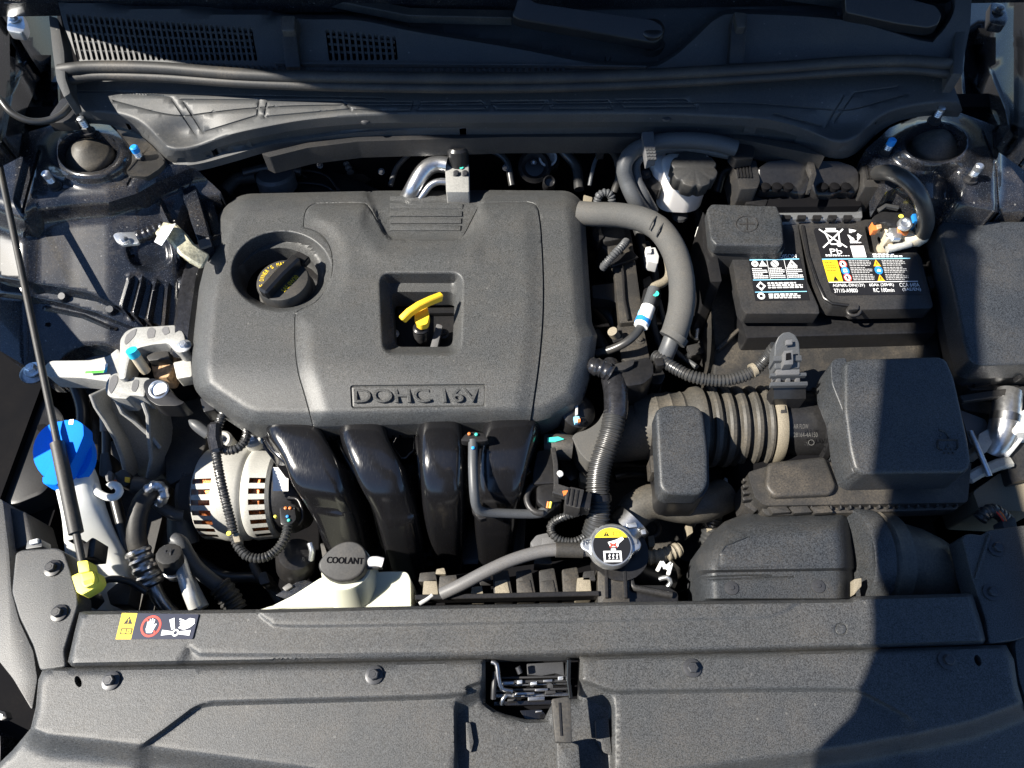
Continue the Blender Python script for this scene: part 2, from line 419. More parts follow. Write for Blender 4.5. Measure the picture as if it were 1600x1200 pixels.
    used = sorted({i for f in faces for i in f}); mp = {o: n for n, o in enumerate(used)}
    return mk(name, [verts[i] for i in used], [tuple(mp[i] for i in f) for f in faces], m, par, ang)
# ---- lettering
_font = {}
def glyphs(s, ext=0.0, bev=0.0):
    k = (s, ext, bev)
    if k in _font: return _font[k]
    cu = bpy.data.curves.new('t', 'FONT'); cu.body = s; cu.size = 1; cu.extrude = ext; cu.bevel_depth = bev; cu.resolution_u = 3
    o = bpy.data.objects.new('t', cu); COL.objects.link(o); dg = bpy.context.evaluated_depsgraph_get(); dg.update()
    me = o.evaluated_get(dg).to_mesh(); vs = [v.co[:] for v in me.vertices]; fs = [tuple(p.vertices) for p in me.polygons]
    o.evaluated_get(dg).to_mesh_clear(); bpy.data.objects.remove(o); bpy.data.curves.remove(cu)
    _font[k] = (np.array(vs) if vs else np.zeros((0, 3)), fs); return _font[k]
class Decal:
    """flat print laid on a plane through four world corners (bottom-left, bottom-right, top-right, top-left)"""
    def __init__(s, c00, c10, c11, c01, lift=0.0006):
        s.c = [np.array(x) for x in (c00, c10, c11, c01)]; n = np.cross(s.c[1]-s.c[0], s.c[3]-s.c[0]); s.n = n/np.linalg.norm(n)
        if s.n[2] < 0: s.n = -s.n
        s.v = []; s.f = []; s.mi = []; s.mats = []; s.k = 0; s.lift = lift; s.same = False
    def at(s, a, b):
        c = s.c; return (c[0]*(1-a)+c[1]*a)*(1-b)+(c[3]*(1-a)+c[2]*a)*b
    def _add(s, pts, faces, m, h=None):
        if m not in s.mats: s.mats.append(m)
        b0 = len(s.v); s.k += 0 if s.same else 1; L = s.lift+0.00003*s.k
        for i, (a, b) in enumerate(pts): s.v.append(s.at(a, b)+s.n*L)
        for f in faces: s.f.append(tuple(b0+i for i in f)); s.mi.append(s.mats.index(m))
    def poly(s, pts, m): s._add(pts, [tuple(range(len(pts)))], m)
    def rect(s, a0, b0, a1, b1, m): s.poly([(a0, b0), (a1, b0), (a1, b1), (a0, b1)], m)
    def rrect(s, a0, b0, a1, b1, r, m, asp=1.0):
        s.poly([(p[0], p[1]) for p in rounded([(a0, b0), (a1, b0), (a1, b1), (a0, b1)], r)], m)
    def line(s, a, b, c, d, w, m, asp=1.0):
        dx, dy = (c-a), (d-b)*asp; L = math.hypot(dx, dy)+1e-9; ox, oy = -dy/L*w/2, dx/L*w/2/asp
        s.poly([(a+ox, b+oy), (c+ox, d+oy), (c-ox, d-oy), (a-ox, b-oy)], m)
    def circ(s, a, b, r, m, asp=1.0, n=24): s.poly([(a+r*math.cos(2*math.pi*k/n), b+r/asp*math.sin(2*math.pi*k/n)) for k in range(n)], m)
    def ring(s, a, b, r0, r1, m, asp=1.0, n=28):
        pts = [(a+r*math.cos(2*math.pi*k/n), b+r/asp*math.sin(2*math.pi*k/n)) for r in (r0, r1) for k in range(n)]
        s._add(pts, [(k, (k+1) % n, n+(k+1) % n, n+k) for k in range(n)], m)
    def text(s, t, a0, b0, a1, b1, m):
        vs, fs = glyphs(t)
        if not len(vs): return
        mn, mx = vs.min(0), vs.max(0); sc = (mx-mn)+1e-9
        s._add([(a0+(x-mn[0])/sc[0]*(a1-a0), b0+(y-mn[1])/sc[1]*(b1-b0)) for x, y, _ in vs], fs, m)
    def greek(s, a0, b0, a1, b1, rows, m, fill=0.5):           # print too small to read: rows of word-like dashes
        s.k += 1; s.same = True; h = (b1-b0)/rows; rg = random.Random(int(a0*997+b0*131))
        for r in range(rows):
            a = a0; end = a1 if r % 3 else a0+(a1-a0)*rg.uniform(.6, 1)
            while a < end:
                wd = rg.uniform(.05, .16)*(a1-a0); e = min(a+wd, end); y = b1-(r+.75)*h; s.rect(a, y, e, y+h*fill, m); a = e+(a1-a0)*.03
        s.same = False
    def build(s, name, par): return mk(name, s.v, s.f, s.mats, par, 30, s.mi)
def relief(name, t, o, ux, uy, wdt, hgt, m, par, ext=0.0015, shear=0.0):
    """raised lettering: text t fitted in wdt x hgt at world point o with axes ux, uy"""
    vs, fs = glyphs(t, 0.06, 0.015); mn, mx = vs.min(0), vs.max(0); ux, uy = Vector(ux).normalized(), Vector(uy).normalized(); nz = ux.cross(uy)
    W = [Vector(o)+ux*((x-mn[0])/(mx[0]-mn[0])*wdt)+uy*((y-mn[1])/(mx[1]-mn[1])*hgt)+nz*((zz-mn[2])/(mx[2]-mn[2])*ext) for x, y, zz in vs]
    return mk(name, W, fs, m, par, 30)
def bar(name, pts, w, h, m, par=None, up=(0, 0, 1), bev=0.0008, world=False):
    """rectangular bar swept along photo points"""
    V = [Vector(p) if world else P(*p[:3]) for p in pts]; n = len(V); bm = bmesh.new(); rows = []
    for i in range(n):
        t = (V[min(i+1, n-1)]-V[max(i-1, 0)]).normalized(); sx = t.cross(Vector(up)).normalized(); sz = sx.cross(t)
        rows.append([bm.verts.new(V[i]+sx*a*w/2+sz*b2*h/2) for a, b2 in ((-1, -1), (1, -1), (1, 1), (-1, 1))])
    for a, b2 in zip(rows, rows[1:]):
        for k in range(4): bm.faces.new((a[k], a[(k+1) % 4], b2[(k+1) % 4], b2[k]))
    bm.faces.new(rows[0][::-1]); bm.faces.new(rows[-1])
    bmesh.ops.recalc_face_normals(bm, faces=bm.faces)
    if bev: bmesh.ops.bevel(bm, geom=[e for e in bm.edges if len(e.link_faces) == 2 and e.calc_face_angle(0) > 1.0], offset=bev, segments=1, affect='EDGES', clamp_overlap=True)
    return mk(name, None, None, m, par, 35, bm=bm)
def box(name, c, size, m, par=None, rot=0.0, bev=0.002, tilt=None):
    bm = bmesh.new(); bmesh.ops.create_cube(bm, size=1)
    bmesh.ops.scale(bm, vec=Vector(size), verts=bm.verts)
    if bev: bmesh.ops.bevel(bm, geom=list(bm.edges), offset=bev, segments=2, affect='EDGES', clamp_overlap=True)
    mx = Matrix.Rotation(rot, 3, 'Z')
    if tilt: mx = Matrix.Rotation(tilt[0], 3, 'X') @ Matrix.Rotation(tilt[1], 3, 'Y') @ mx
    bmesh.ops.rotate(bm, cent=(0, 0, 0), matrix=mx, verts=bm.verts); bmesh.ops.translate(bm, vec=Vector(c), verts=bm.verts)
    return mk(name, None, None, m, par, 38, bm=bm)
def join(name, objs, par):                         # several built meshes become ONE part
    vs = []; fs = []; mi = []; mats = []
    for o in objs:
        b0 = len(vs); base = o.matrix_basis.translation
        ro = root_loc(o.parent) if o.parent else Vector((0, 0, 0))
        mx = o.matrix_basis
        for v in o.data.vertices: vs.append(mx @ v.co + ro)
        loc = []
        for mm in o.data.materials:
            if mm.name not in mats: mats.append(mm.name)
            loc.append(mats.index(mm.name))
        for p in o.data.polygons: fs.append(tuple(b0+i for i in p.vertices)); mi.append(loc[p.material_index])
    for o in objs: bpy.data.objects.remove(o)
    return mk(name, vs, fs, mats, par, 35, mi)
# ================================================================== ground and car body
gm = mk('ground', [(-40, -40, 0), (40, -40, 0), (40, 40, 0), (-40, 40, 0)], [(0, 1, 2, 3)], 'asphalt'); tag(gm, 'grey asphalt ground below the car', 'ground', kind='structure')
car = T('car_body', 'dark metallic painted car body around the open engine bay', 'car', Vector((0, 0.5, 0)))
# floor and walls of the bay
def quadwall(name, a, b, c, d, m, par): return mk(name, [a, b, c, d], [(0, 1, 2, 3)], m, par)
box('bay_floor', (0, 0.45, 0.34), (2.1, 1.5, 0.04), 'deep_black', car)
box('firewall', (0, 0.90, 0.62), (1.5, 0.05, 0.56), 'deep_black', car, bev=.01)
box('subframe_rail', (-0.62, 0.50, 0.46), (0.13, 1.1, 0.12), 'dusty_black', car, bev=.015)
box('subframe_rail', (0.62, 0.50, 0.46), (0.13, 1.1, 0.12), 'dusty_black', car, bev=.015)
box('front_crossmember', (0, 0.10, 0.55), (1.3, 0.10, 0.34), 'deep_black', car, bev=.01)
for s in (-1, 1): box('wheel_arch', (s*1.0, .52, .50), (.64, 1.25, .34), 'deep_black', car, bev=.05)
# left strut tower and apron pressing
L1 = [(0, 332), (38, 345), (58, 328), (110, 320), (170, 316), (215, 302), (242, 286), (300, 262), (345, 256)]
L2 = [(0, 436), (55, 445), (100, 452), (140, 460), (175, 475), (205, 492), (250, 512), (345, 545)]
L3 = [(0, 460), (62, 468), (100, 476), (150, 490), (190, 506), (345, 560)]
ARC = [(150+60*math.cos(k*.2618), 590+48*math.sin(k*.2618)) for k in range(24)]
DISH = rounded([(196, 384), (222, 366), (262, 376), (268, 408), (240, 424), (206, 414)], 12)
def z_left(u, v):
    a = below(u, v, L1); z = 0.905 - 0.030*ss(a, -30, 36) - 0.00040*np.clip(a, 0, 400)
    z = z - 0.016*ss(below(u, v, L2), -3, 3) - 0.010*ss(below(u, v, L3), -3, 3)
    e = np.hypot((u-139)/49, (v-239)/33)
    z = z + 0.016*ss(e, 1.7, 1.0) - 0.032*ss(e, 0.99, 0.90)
    z = z - 0.022*ss(sd(u, v, ARC), 5, -7) - 0.007*ss(sd(u, v, DISH), 3, -5)
    z = z - 0.05*ss(u, 270, 340)*ss(v, 300, 360)
    return z
BEADS = [([(250, 318), (272, 365), (280, 400)], 7, .007, False), ([(286, 300), (312, 360)], 6, .006, False), ([(204, 436), (190, 484)], 6, .008, False), ([(222, 440), (208, 494)], 6, .008, False), ([(242, 446), (230, 508)], 6, .008, False), ([(262, 450), (256, 520)], 6, .008, False), ([(285, 440), (282, 540)], 7, .008, False), ([(72, 482), (130, 494), (172, 512)], 4, .004, False)]
out_l = [(0, 232), (38, 208), (98, 190), (165, 184), (205, 195), (240, 225), (262, 256), (300, 258), (345, 300), (350, 420), (345, 560), (210, 575), (150, 592), (60, 586), (30, 566), (0, 548)]
tl = field('inner_fender', out_l, z_left, 'body_paint', car, 6, lines=BEADS+[([(60, 240), (36, 330)], 3, -.004, False), ([(200, 188), (232, 235), (200, 288)], 3, -.002, False)], feats=[(L1, 12, False), (L2, 4, False), (L3, 3.5, False), (ARC, 6, True), (DISH, 4, True), ([(139+47*math.cos(k*.3), 239+32*math.sin(k*.3)) for k in range(21)], 5, True)], skirt=0.05)
for (u, v, rr) in ((75, 507, 5), (181, 514, 4), (207, 400, 4), (108, 462, 9), (182, 482, 9)):
    zz = float(z_left(np.array([u]), np.array([v]))[0])
    if rr < 8: lathe('hole', P(u, v, zz), (0, 0, 1), [(.0005, rr*.0008), (.0012, rr*.0007), (.0012, 0)], 'deep_black', tl, 16)
    else: lathe('stamping_rib', P(u, v+4, zz-.01), (0, -.5, 1), [(-.02, .009), (.012, .009), (.018, .005), (.018, 0)], 'body_paint', tl, 14)
# right strut tower and apron
R1 = [(1255, 268), (1320, 290), (1400, 318), (1440, 330), (1600, 336)]
def z_right(u, v):
    z = 0.905-0.024*ss(below(u, v, R1), -22, 20)
    e = np.hypot((u-1462)/49, (v-223)/30)
    z = z + 0.018*ss(e, 1.75, 1.0) - 0.055*ss(e, 0.99, 0.90)
    z = z - .012*np.exp(-((u-1478)/12)**2)*ss(v, 255, 275) + .008*np.exp(-(((u-1515)/22)**2+((v-265)/20)**2)) - .02*ss(u, 1552, 1566)
    return z
out_r = [(1384, 300), (1380, 262), (1352, 234), (1390, 200), (1440, 178), (1500, 176), (1560, 198), (1600, 222), (1600, 338), (1565, 334), (1450, 308), (1402, 292)]
tr = field('inner_fender', out_r, z_right, 'body_paint', car, 6, lines=[([(1552, 205), (1562, 348)], 3, -.004, False), ([(1535, 205), (1556, 260), (1560, 345)], 2.5, -.003, False)], feats=[(R1, 6, False), ([(1462+47*math.cos(k*.3), 223+29*math.sin(k*.3)) for k in range(21)], 5, True)], skirt=0.05)
zls = lambda u, v: float(z_left(np.array([u*1.]), np.array([v*1.]))[0])
slab('strut_plate', [(168, 188), (205, 199), (238, 228), (258, 254), (248, 264), (230, 276), (202, 274), (196, 268), (206, 254), (206, 232), (190, 210)], lambda u, v: zls(u, v)+.004, .008, 'dusty_black', tl, rnd=4, bev=.001)
for (u, v, par, du) in ((139, 240, tl, 0), (1462, 224, tr, 0)):
    c = P(u, v+3, .893)
    dome = lathe('strut_cap', c, (0.05, -.06, 1), [(-.02, .034), (0, .0355), (.004, .035), (.008, .030), (.016, .018), (.020, .012), (.022, .009), (.022, 0)], 'dusty_rubber', par, 36, ang=60)
    lathe('strut_bearing', c+Vector((0, 0, -.018)), (0, 0, 1), [(-.01, .045), (0, .045), (.0, .03), (.004, .03), (.004, 0)], 'deep_black', par, 30)
for (u, v, top) in ((139, 206, None), (222, 252, 'blue_paint'), (87, 292, 'zinc')): stud(tl, u, v, float(z_left(np.array([u*1.]), np.array([v*1.]))[0])-.001, top=top)
for (u, v, top) in ((1459, 190, None), (1382, 241, 'blue_paint'), (1515, 281, 'zinc')): stud(tr, u, v, float(z_right(np.array([u*1.]), np.array([v*1.]))[0])-.001, top=top)
# outer fender walls beside the cowl
def fend(name, pts, zf, lines=()): return field(name, pts, zf, 'body_paint', car, 14, lines=lines, skirt=.03)
fend('fender_edge', [(-60, -40), (90, -40), (92, 60), (98, 182), (40, 206), (-60, 250)], lambda u, v: .93-.0009*np.clip(u-5, 0, 200)+.05*ss(u, 22, -20)-.04*ss(sd(u, v, [(35, 100), (70, 90), (90, 180), (45, 200)]), 5, -10), lines=[([(44, 100), (20, 150), (0, 260)], 8, .02, False), ([(0, 20), (30, 60), (60, 110)], 5, .012, False)])
fend('fender_edge', [(1512, -40), (1660, -40), (1660, 260), (1600, 224), (1560, 200), (1506, 176), (1500, 110)], lambda u, v: .93-.0007*np.clip(1600-u, 0, 200)+.05*ss(u, 1580, 1630)-.04*ss(sd(u, v, [(1515, 40), (1545, 60), (1545, 170), (1510, 160)]), 5, -10), lines=[([(1545, 110), (1570, 170), (1590, 270)], 7, .018, False), ([(1520, 130), (1545, 165), (1560, 195)], 4, .01, False)])
fend('fender_edge', [(-380, 290), (-222, 304), (-232, 420), (-225, 640), (-380, 680)], lambda u, v: .945+0*u)  # unseen fender strip, placed and raised to shade the left apron
fend('fender_edge', [(1640, 224), (1740, 200), (1740, 1000), (1650, 1000), (1645, 600)], lambda u, v: .89-.0001*(v-300)+0*u)
# hood hinges
for (u, v, mtl) in ((24, 34, 'zinc'), (1560, 22, 'body_paint')):
    hg = slab('hood_hinge', [(u-12, v-20), (u+10, v-16), (u+16, v+8), (u+10, v+18), (u-14, v+14)], .985, .012, mtl, car, rnd=6)
    bolt(hg, u, v-4, .986, 9, 'zinc' if mtl == 'zinc' else 'body_paint', name='hinge_bolt')
# windscreen and hood, the hood standing open overhead
a = P(60, 8, 1.02); b2 = P(1530, 0, 1.02)
mk('windscreen', [(-.72, .97, 1.03), (.72, .97, 1.03), (.62, 1.75, 1.42), (-.62, 1.75, 1.42), (-.72, .975, 1.024), (.72, .975, 1.024), (.62, 1.755, 1.414), (-.62, 1.755, 1.414)], [(0, 1, 2, 3), (7, 6, 5, 4), (0, 4, 5, 1), (1, 5, 6, 2), (2, 6, 7, 3), (3, 7, 4, 0)], 'glass_dark', car)
hood_prof = [(-.75, .985, 1.00), (-.752, .855, 1.27), (-.75, .81, 1.385), (-.745, .72, 1.58), (-.70, .655, 1.76), (-.40, .62, 1.90), (0, .61, 1.945)]
hp = hood_prof + [(-x, y, z) for x, y, z in hood_prof[-2::-1]]
nrm = Vector((0, .866, .5))*0.028
hv = [Vector(p) for p in hp]+[Vector(p)+nrm for p in hp]; n = len(hp)
half = n//2
hf = []
for i in range(half): hf += [(i, i+1, n-2-i, n-1-i)] if i < half-1 else [(i, i+1, n-1-i)]
hf = [tuple(dict.fromkeys(f)) for f in hf]
hf2 = hf + [tuple(q+n for q in f[::-1]) for f in hf] + [(i, i+n, (i+1) % n+n, (i+1) % n) for i in range(n)]
mk('hood', hv, hf2, 'body_paint', car)
# front bumper skin ahead of the trim, and left/right headlamp housings
field('bumper', [(-120, 1090), (0, 1150), (0, 1190), (-10, 1215), (1620, 1215), (1700, 1100), (1720, 1500), (-160, 1500)], lambda u, v: .745-.0004*np.clip(v-1200, 0, 400), 'body_paint', car, 40, skirt=.2)

# pressed channels where the inner fender meets the firewall
for pts, zz in (([(278, 262), (296, 258), (330, 380), (314, 392), (296, 340)], .865), ([(300, 268), (318, 262), (346, 360), (334, 372)], .845), ([(318, 372), (352, 360), (356, 376), (322, 390)], .85)): slab('channel', pts, zz, .10, 'body_paint', car, rnd=4, bev=.004)
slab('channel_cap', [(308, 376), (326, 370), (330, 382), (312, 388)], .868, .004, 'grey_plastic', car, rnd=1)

ap = slab('apron_panel', [(-40, 600), (40, 606), (96, 640), (112, 690), (70, 770), (20, 790), (-40, 780)], .66, .2, 'smooth_black', car, rnd=14, bev=.012)
slab('apron_hole', [(58, 664), (70, 662), (76, 670), (66, 676), (58, 672)], .6608, .0006, 'deep_black', ap, rnd=3, bev=0)
# ================================================================== cowl cover
cw = T('cowl_cover', 'black plastic cowl cover with slotted grilles below the windscreen', 'cowl cover', (800, 200, .86))
REC = smoothline([(404, -20), (420, 12), (465, 27), (560, 30), (650, 48), (800, 73), (930, 98), (1010, 104), (1050, 88), (1085, 58), (1120, 27), (1160, 20), (1320, 30), (1440, 62), (1462, 58), (1488, 20), (1490, -20)], 10)
RECP = REC
def z_grille(u, v):
    z = 0.985 + 0.00045*(105-v)
    z = z - 0.030*ss(sd(u, v, RECP), 2, -6)
    z = z - .02*ss(below(u, v, [(60, -16), (100, 2), (250, 12), (400, 22), (430, 26), (1600, -60)]), 0, -6)
    return z
slots = []
def capsule(u0, v0, u1, v1, w):
    dx, dy = u1-u0, v1-v0; L = math.hypot(dx, dy); dx /= L; dy /= L; nx, ny = -dy, dx; out = []
    for k in range(5):
        a = math.pi*k/4; out.append((u0+dx*w*(1-math.sin(a))+nx*w*math.cos(a), v0+dy*w*(1-math.sin(a))+ny*w*math.cos(a)))
    for k in range(5):
        a = math.pi*k/4; out.append((u1-dx*w*(1-math.sin(a))-nx*w*math.cos(a), v1-dy*w*(1-math.sin(a))-ny*w*math.cos(a)))
    return out
for i in range(34):
    t = i/33; slots.append(capsule(105+t*286, 21+t*22, 123+t*277, 94+t*1, 2.5))
for i in range(12):
    t = i/11; slots.append(capsule(511+t*104, 45+t*11, 517+t*102, 95-t*1, 2.9))
gp = field('grille_panel', [(82, -30), (1520, -40), (1516, 40), (1505, 96), (1400, 92), (1300, 96), (1100, 108), (800, 114), (400, 111), (200, 100), (122, 97), (100, 40)], z_grille, 'cowl_plastic', cw, 9, feats=[(REC, 4, False)], holes=slots, skirt=.006)
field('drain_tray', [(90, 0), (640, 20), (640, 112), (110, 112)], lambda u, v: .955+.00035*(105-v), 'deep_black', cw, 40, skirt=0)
vs = []
bars = []
def zg(u, v): return float(z_grille(np.array([u*1.]), np.array([v*1.]))[0])-.0012
for k in range(4):
    t = (k+1)/5
    bars.append(bar('x', [(u, v, zg(u, v)) for u, v in ((106+18*t, 22+72*t), (248+14*t, 34+62*t), (392+8*t, 44+50*t))], .0020, .003, 'cowl_plastic', cw, bev=0))
for k in range(3):
    t = (k+1)/4
    bars.append(bar('x', [(u, v, zg(u, v)) for u, v in ((510+7*t, 45+48*t), (616+2*t, 57+36*t))], .0020, .003, 'cowl_plastic', cw, bev=0))
gb = join('grille_bars', bars, cw); tag(gb, kind='stuff')
# mesh patch in the wiper recess and the row of small teeth above the seal
bars = []
for k in range(19): bars.append(bar('x', [(718+k*9, 50+k*.4, .972), (720+k*9, 66+k*1.2, .965)], .003, .004, 'cowl_plastic', cw, bev=0))
for k in range(4): bars.append(bar('x', [(716, 50+k*5, .971-k*.002), (885, 58+k*8, .971-k*.003)], .002, .004, 'cowl_plastic', cw, bev=0))
for k in range(62): bars.append(bar('x', [(300+k*9.5, 100+min(k, 20)*.42, .9865), (301+k*9.5, 106+min(k, 20)*.42, .9865)], .004, .005, 'cowl_plastic', cw, bev=0))
tag(join('drain_mesh', bars, cw), kind='stuff')
bar('grille_step', [(430, 100, .99), (800, 102.5, .99), (900, 103.5, .99), (1010, 106, .988)], .003, .006, 'cowl_plastic', cw)
# two clip covers, the raised end posts
for pts, top in (([(437, 27), (466, 27), (462, 48), (469, 104), (446, 104), (440, 50)], [(440, 24), (461, 24), (460, 47), (440, 48)]), ([(1143, 22), (1168, 22), (1167, 45), (1162, 99), (1139, 99), (1143, 42)], [(1147, 18), (1166, 20), (1165, 42), (1152, 43)])):
    c = slab('clip_cover', pts, lambda u, v: .994+.00045*(105-v), .02, 'black_plastic', cw, rnd=3, bev=.003)
    slab('clip', top, lambda u, v: .999+.00045*(105-v), .01, 'rubber', c, rnd=3)
slab('end_post', [(76, 24), (90, 28), (100, 80), (102, 122), (110, 145), (100, 152), (88, 125), (82, 80)], lambda u, v: 1.0+.0002*(100-v), .03, 'cowl_plastic', cw, rnd=3, bev=.003)
slab('end_post', [(1497, 18), (1513, 18), (1507, 80), (1505, 115), (1489, 115), (1492, 60)], lambda u, v: 1.0+.0002*(100-v), .03, 'cowl_plastic', cw, rnd=3, bev=.003)
# rubber hood seal: round bead above a flat lip
seal = tube('hood_seal', [(95, 110, .992), (112, 108, .995), (150, 105, .995), (250, 107, .995), (400, 118, .994), (600, 122, .994), (800, 123, .994), (1000, 118, .994), (1200, 107, .994), (1330, 98, .994), (1420, 96, .994), (1470, 100, .994), (1496, 103, .99)], .0085, 'rubber', cw, n=14)
tube('seal_lip', [(104, 127, .984), (150, 119, .985), (250, 121, .985), (400, 131, .985), (600, 137, .985), (800, 138, .985), (1000, 132, .985), (1200, 121, .985), (1330, 112, .985), (1420, 109, .985), (1484, 116, .985)], .0065, 'rubber', seal, n=10)
# lower trim
TOPC = [(102, 130), (140, 122), (180, 117), (260, 121), (400, 132), (600, 137), (800, 138), (1000, 133), (1200, 121), (1330, 110), (1420, 107), (1485, 119)]
BOT = smoothline([(1504, 172), (1460, 170), (1412, 178), (1378, 197), (1352, 222), (1330, 236), (1300, 236), (1262, 222), (1200, 207), (1120, 201), (1000, 200), (800, 201), (640, 203), (560, 207), (480, 217), (420, 226), (360, 243), (310, 256), (275, 258), (252, 247), (238, 224), (215, 202), (185, 189), (150, 183), (126, 183)], 10)
FACE = smoothline([(120, 175), (150, 174), (185, 178), (215, 188), (240, 208), (262, 229), (285, 231), (310, 226), (360, 210), (420, 197), (480, 187), (560, 180), (640, 178), (800, 178), (1000, 177), (1120, 181), (1200, 187), (1262, 203), (1300, 218), (1325, 218), (1346, 206), (1368, 186), (1400, 170), (1460, 160), (1506, 160)], 10)
def z_trim(u, v):
    a = below(u, v, FACE); t = np.clip(below(u, v, TOPC), 0, 200)
    return .968 - .00035*t - .014*ss(a, -2, 16) - .010*ss(a, 14, 24) - .012*np.exp(-(((u-290)/45)**2+((v-210)/25)**2)) - .012*np.exp(-(((u-1310)/45)**2+((v-195)/25)**2))
G = [([(104, 143), (180, 143), (300, 148), (400, 150), (600, 153)], 1.6, -.0012, False),
     (smoothline([(178, 158), (230, 172), (262, 179), (290, 181), (330, 176), (400, 169), (500, 165), (700, 164), (1000, 161), (1150, 161), (1230, 166), (1310, 172), (1340, 169), (1380, 158), (1416, 148)], 8), 1.5, -.0014, False),
     ([(285, 156), (405, 157), (402, 181), (317, 207)], 2.2, -.0013, True), ([(418, 157), (535, 158), (548, 171), (413, 183)], 2.2, -.0013, True),
     ([(540, 159), (647, 160), (641, 173), (548, 172)], 2.0, -.0013, True), ([(658, 160), (752, 159), (762, 171), (652, 172)], 2.0, -.0012, True), ([(767, 159), (855, 158), (846, 171), (775, 171)], 2.0, -.0012, True), ([(868, 158), (950, 157), (957, 170), (860, 170)], 2.0, -.0012, True), ([(966, 156), (1070, 155), (1090, 167), (975, 168)], 2.0, -.0012, True),
     ([(178, 145), (250, 150), (268, 154), (305, 210)], 2.0, -.0012, False), ([(1318, 150), (1290, 198)], 2.0, -.0012, False), ([(1400, 136), (1335, 145), (1304, 190)], 2.0, -.0012, False), ([(1210, 178), (1280, 197)], 2, -.002, False)]
lt = field('lower_trim', TOPC+BOT, z_trim, 'cowl_plastic', cw, 8, lines=G, feats=[(FACE, 5, False)], skirt=.012)
for u, v in ((571, 189), (1041, 185)): bolt(lt, u, v, float(z_trim(np.array([u]), np.array([v]))[0]), 8, 'grey_bolt', 'button', 'push_pin')
lathe('paint_dot', P(808, 141.5, .983), (0, 0, 1), [(0, .0028), (.0006, .0026), (.0006, 0)], 'cap_yellow', cw, 12)
for u in (438, 690, 940, 1018): slab('trim_tab', [(u-7, 206), (u+7, 206), (u+6, 224), (u-6, 224)], .90, .03, 'smooth_black', cw, rnd=2)
slab('lower_lip', [(408, 240), (480, 223), (560, 214), (800, 208), (1000, 208), (1150, 210), (1250, 225), (1290, 245), (1150, 216), (1000, 214), (800, 214), (560, 221), (480, 231), (420, 246)], .912, .03, 'black_plastic', cw, rnd=3)
# wipers
def wiper(label, pts, piv, bl):
    w_ = T('wiper_arm', label, 'wiper', None, par=car)
    slab('arm', pts, lambda u, v: 1.006+.0006*(60-v), .012, 'smooth_black', w_, rnd=5, bev=.004, seg=3)
    lathe('pivot_cap', P(piv[0], piv[1], 1.009), (0, -.2, 1), [(-.02, .017), (.002, .0175), (.0045, .016), (.006, .012), (.0065, 0)], 'smooth_black', w_, 30, 40)
    lathe('spindle', P(piv[0]-4, piv[1]+24, .966), (0, 0, 1), [(-.02, .022), (.006, .022), (.009, .017), (.009, .0)], 'rubber', w_, 24)
    bar('blade', bl, .018, .012, 'rubber', w_)
wiper('black wiper arm pivoting right of centre with a round end cap', [(812, -12), (838, 4), (1020, 30), (1036, 40), (1037, 56), (1024, 66), (1008, 64), (812, 30), (800, 24)], (1019, 47), [(420, -30, 1.03), (520, 0, 1.016), (640, 24, 1.008), (800, 28, 1.004)])
wiper('black wiper arm at the right end of the cowl', [(1320, -14), (1322, 19), (1400, 36), (1450, 43), (1466, 38), (1472, 22), (1462, 8), (1400, -8)], (1455, 22), [(900, -50, 1.04), (1150, -22, 1.03), (1320, 2, 1.012)])
# washer hose crossing the left corner
wh = T('washer_hose', 'thin black hose looping across the upper left corner beside the strut tower', 'hose', (60, 185, .92))
tube('hose', [(-20, 140, .98), (0, 155, .975), (18, 176, .965), (45, 189, .955), (72, 189, .95), (95, 180, .95), (110, 165, .95)], .0048, 'conduit', wh, n=12)
slab('hose_bracket', [(96, 153), (115, 155), (126, 172), (118, 190), (75, 192), (78, 178)], .94, .015, 'black_plastic', wh, rnd=3)
# ================================================================== engine
COUT = rounded([(372, 303, 28), (600, 298), (760, 297), (892, 298, 20), (913, 318, 16), (918, 400), (925, 505), (933, 524, 3), (928, 565), (908, 630, 10), (862, 658, 16), (845, 663), (500, 672), (395, 669, 12), (372, 660), (330, 632), (304, 612, 14), (299, 575), (303, 520), (311, 450), (327, 385), (341, 335)], 6, 5)
SEAML = smoothline([(475, 356), (475, 345), (479, 328), (492, 319), (520, 317.5), (563, 317), (574, 321), (585, 338), (601, 366), (612, 374), (640, 375), (690, 375), (715, 374), (724, 369), (737, 345), (749, 322), (760, 317), (800, 316), (825, 316), (838, 321), (842, 335), (846, 370), (849, 440), (848, 500), (843, 560), (835, 620), (828, 664)], 5)
SEAMR = smoothline([(475, 356), (487, 359), (502, 367), (514, 382), (520, 405), (518, 432), (508, 455), (492, 473), (468, 485), (462, 492), (461, 510), (462, 550), (467, 585), (477, 620), (491, 671)], 5)
CENT = SEAML + SEAMR[::-1]
OUTER = [(440+80*math.cos(a*.262)*(1.0), 424+64*math.sin(a*.262)) for a in range(24)]
INNER = [(436+61*math.cos(a*.262), 432+45*math.sin(a*.262)) for a in range(24)]
SQO = rounded([(590, 424), (726, 424), (722, 556), (596, 556)], 22); SQI = rounded([(611, 456), (711, 456), (707, 542), (617, 542)], 12)
PLATE = rounded([(548, 603), (759, 601), (757, 634), (550, 637)], 4)
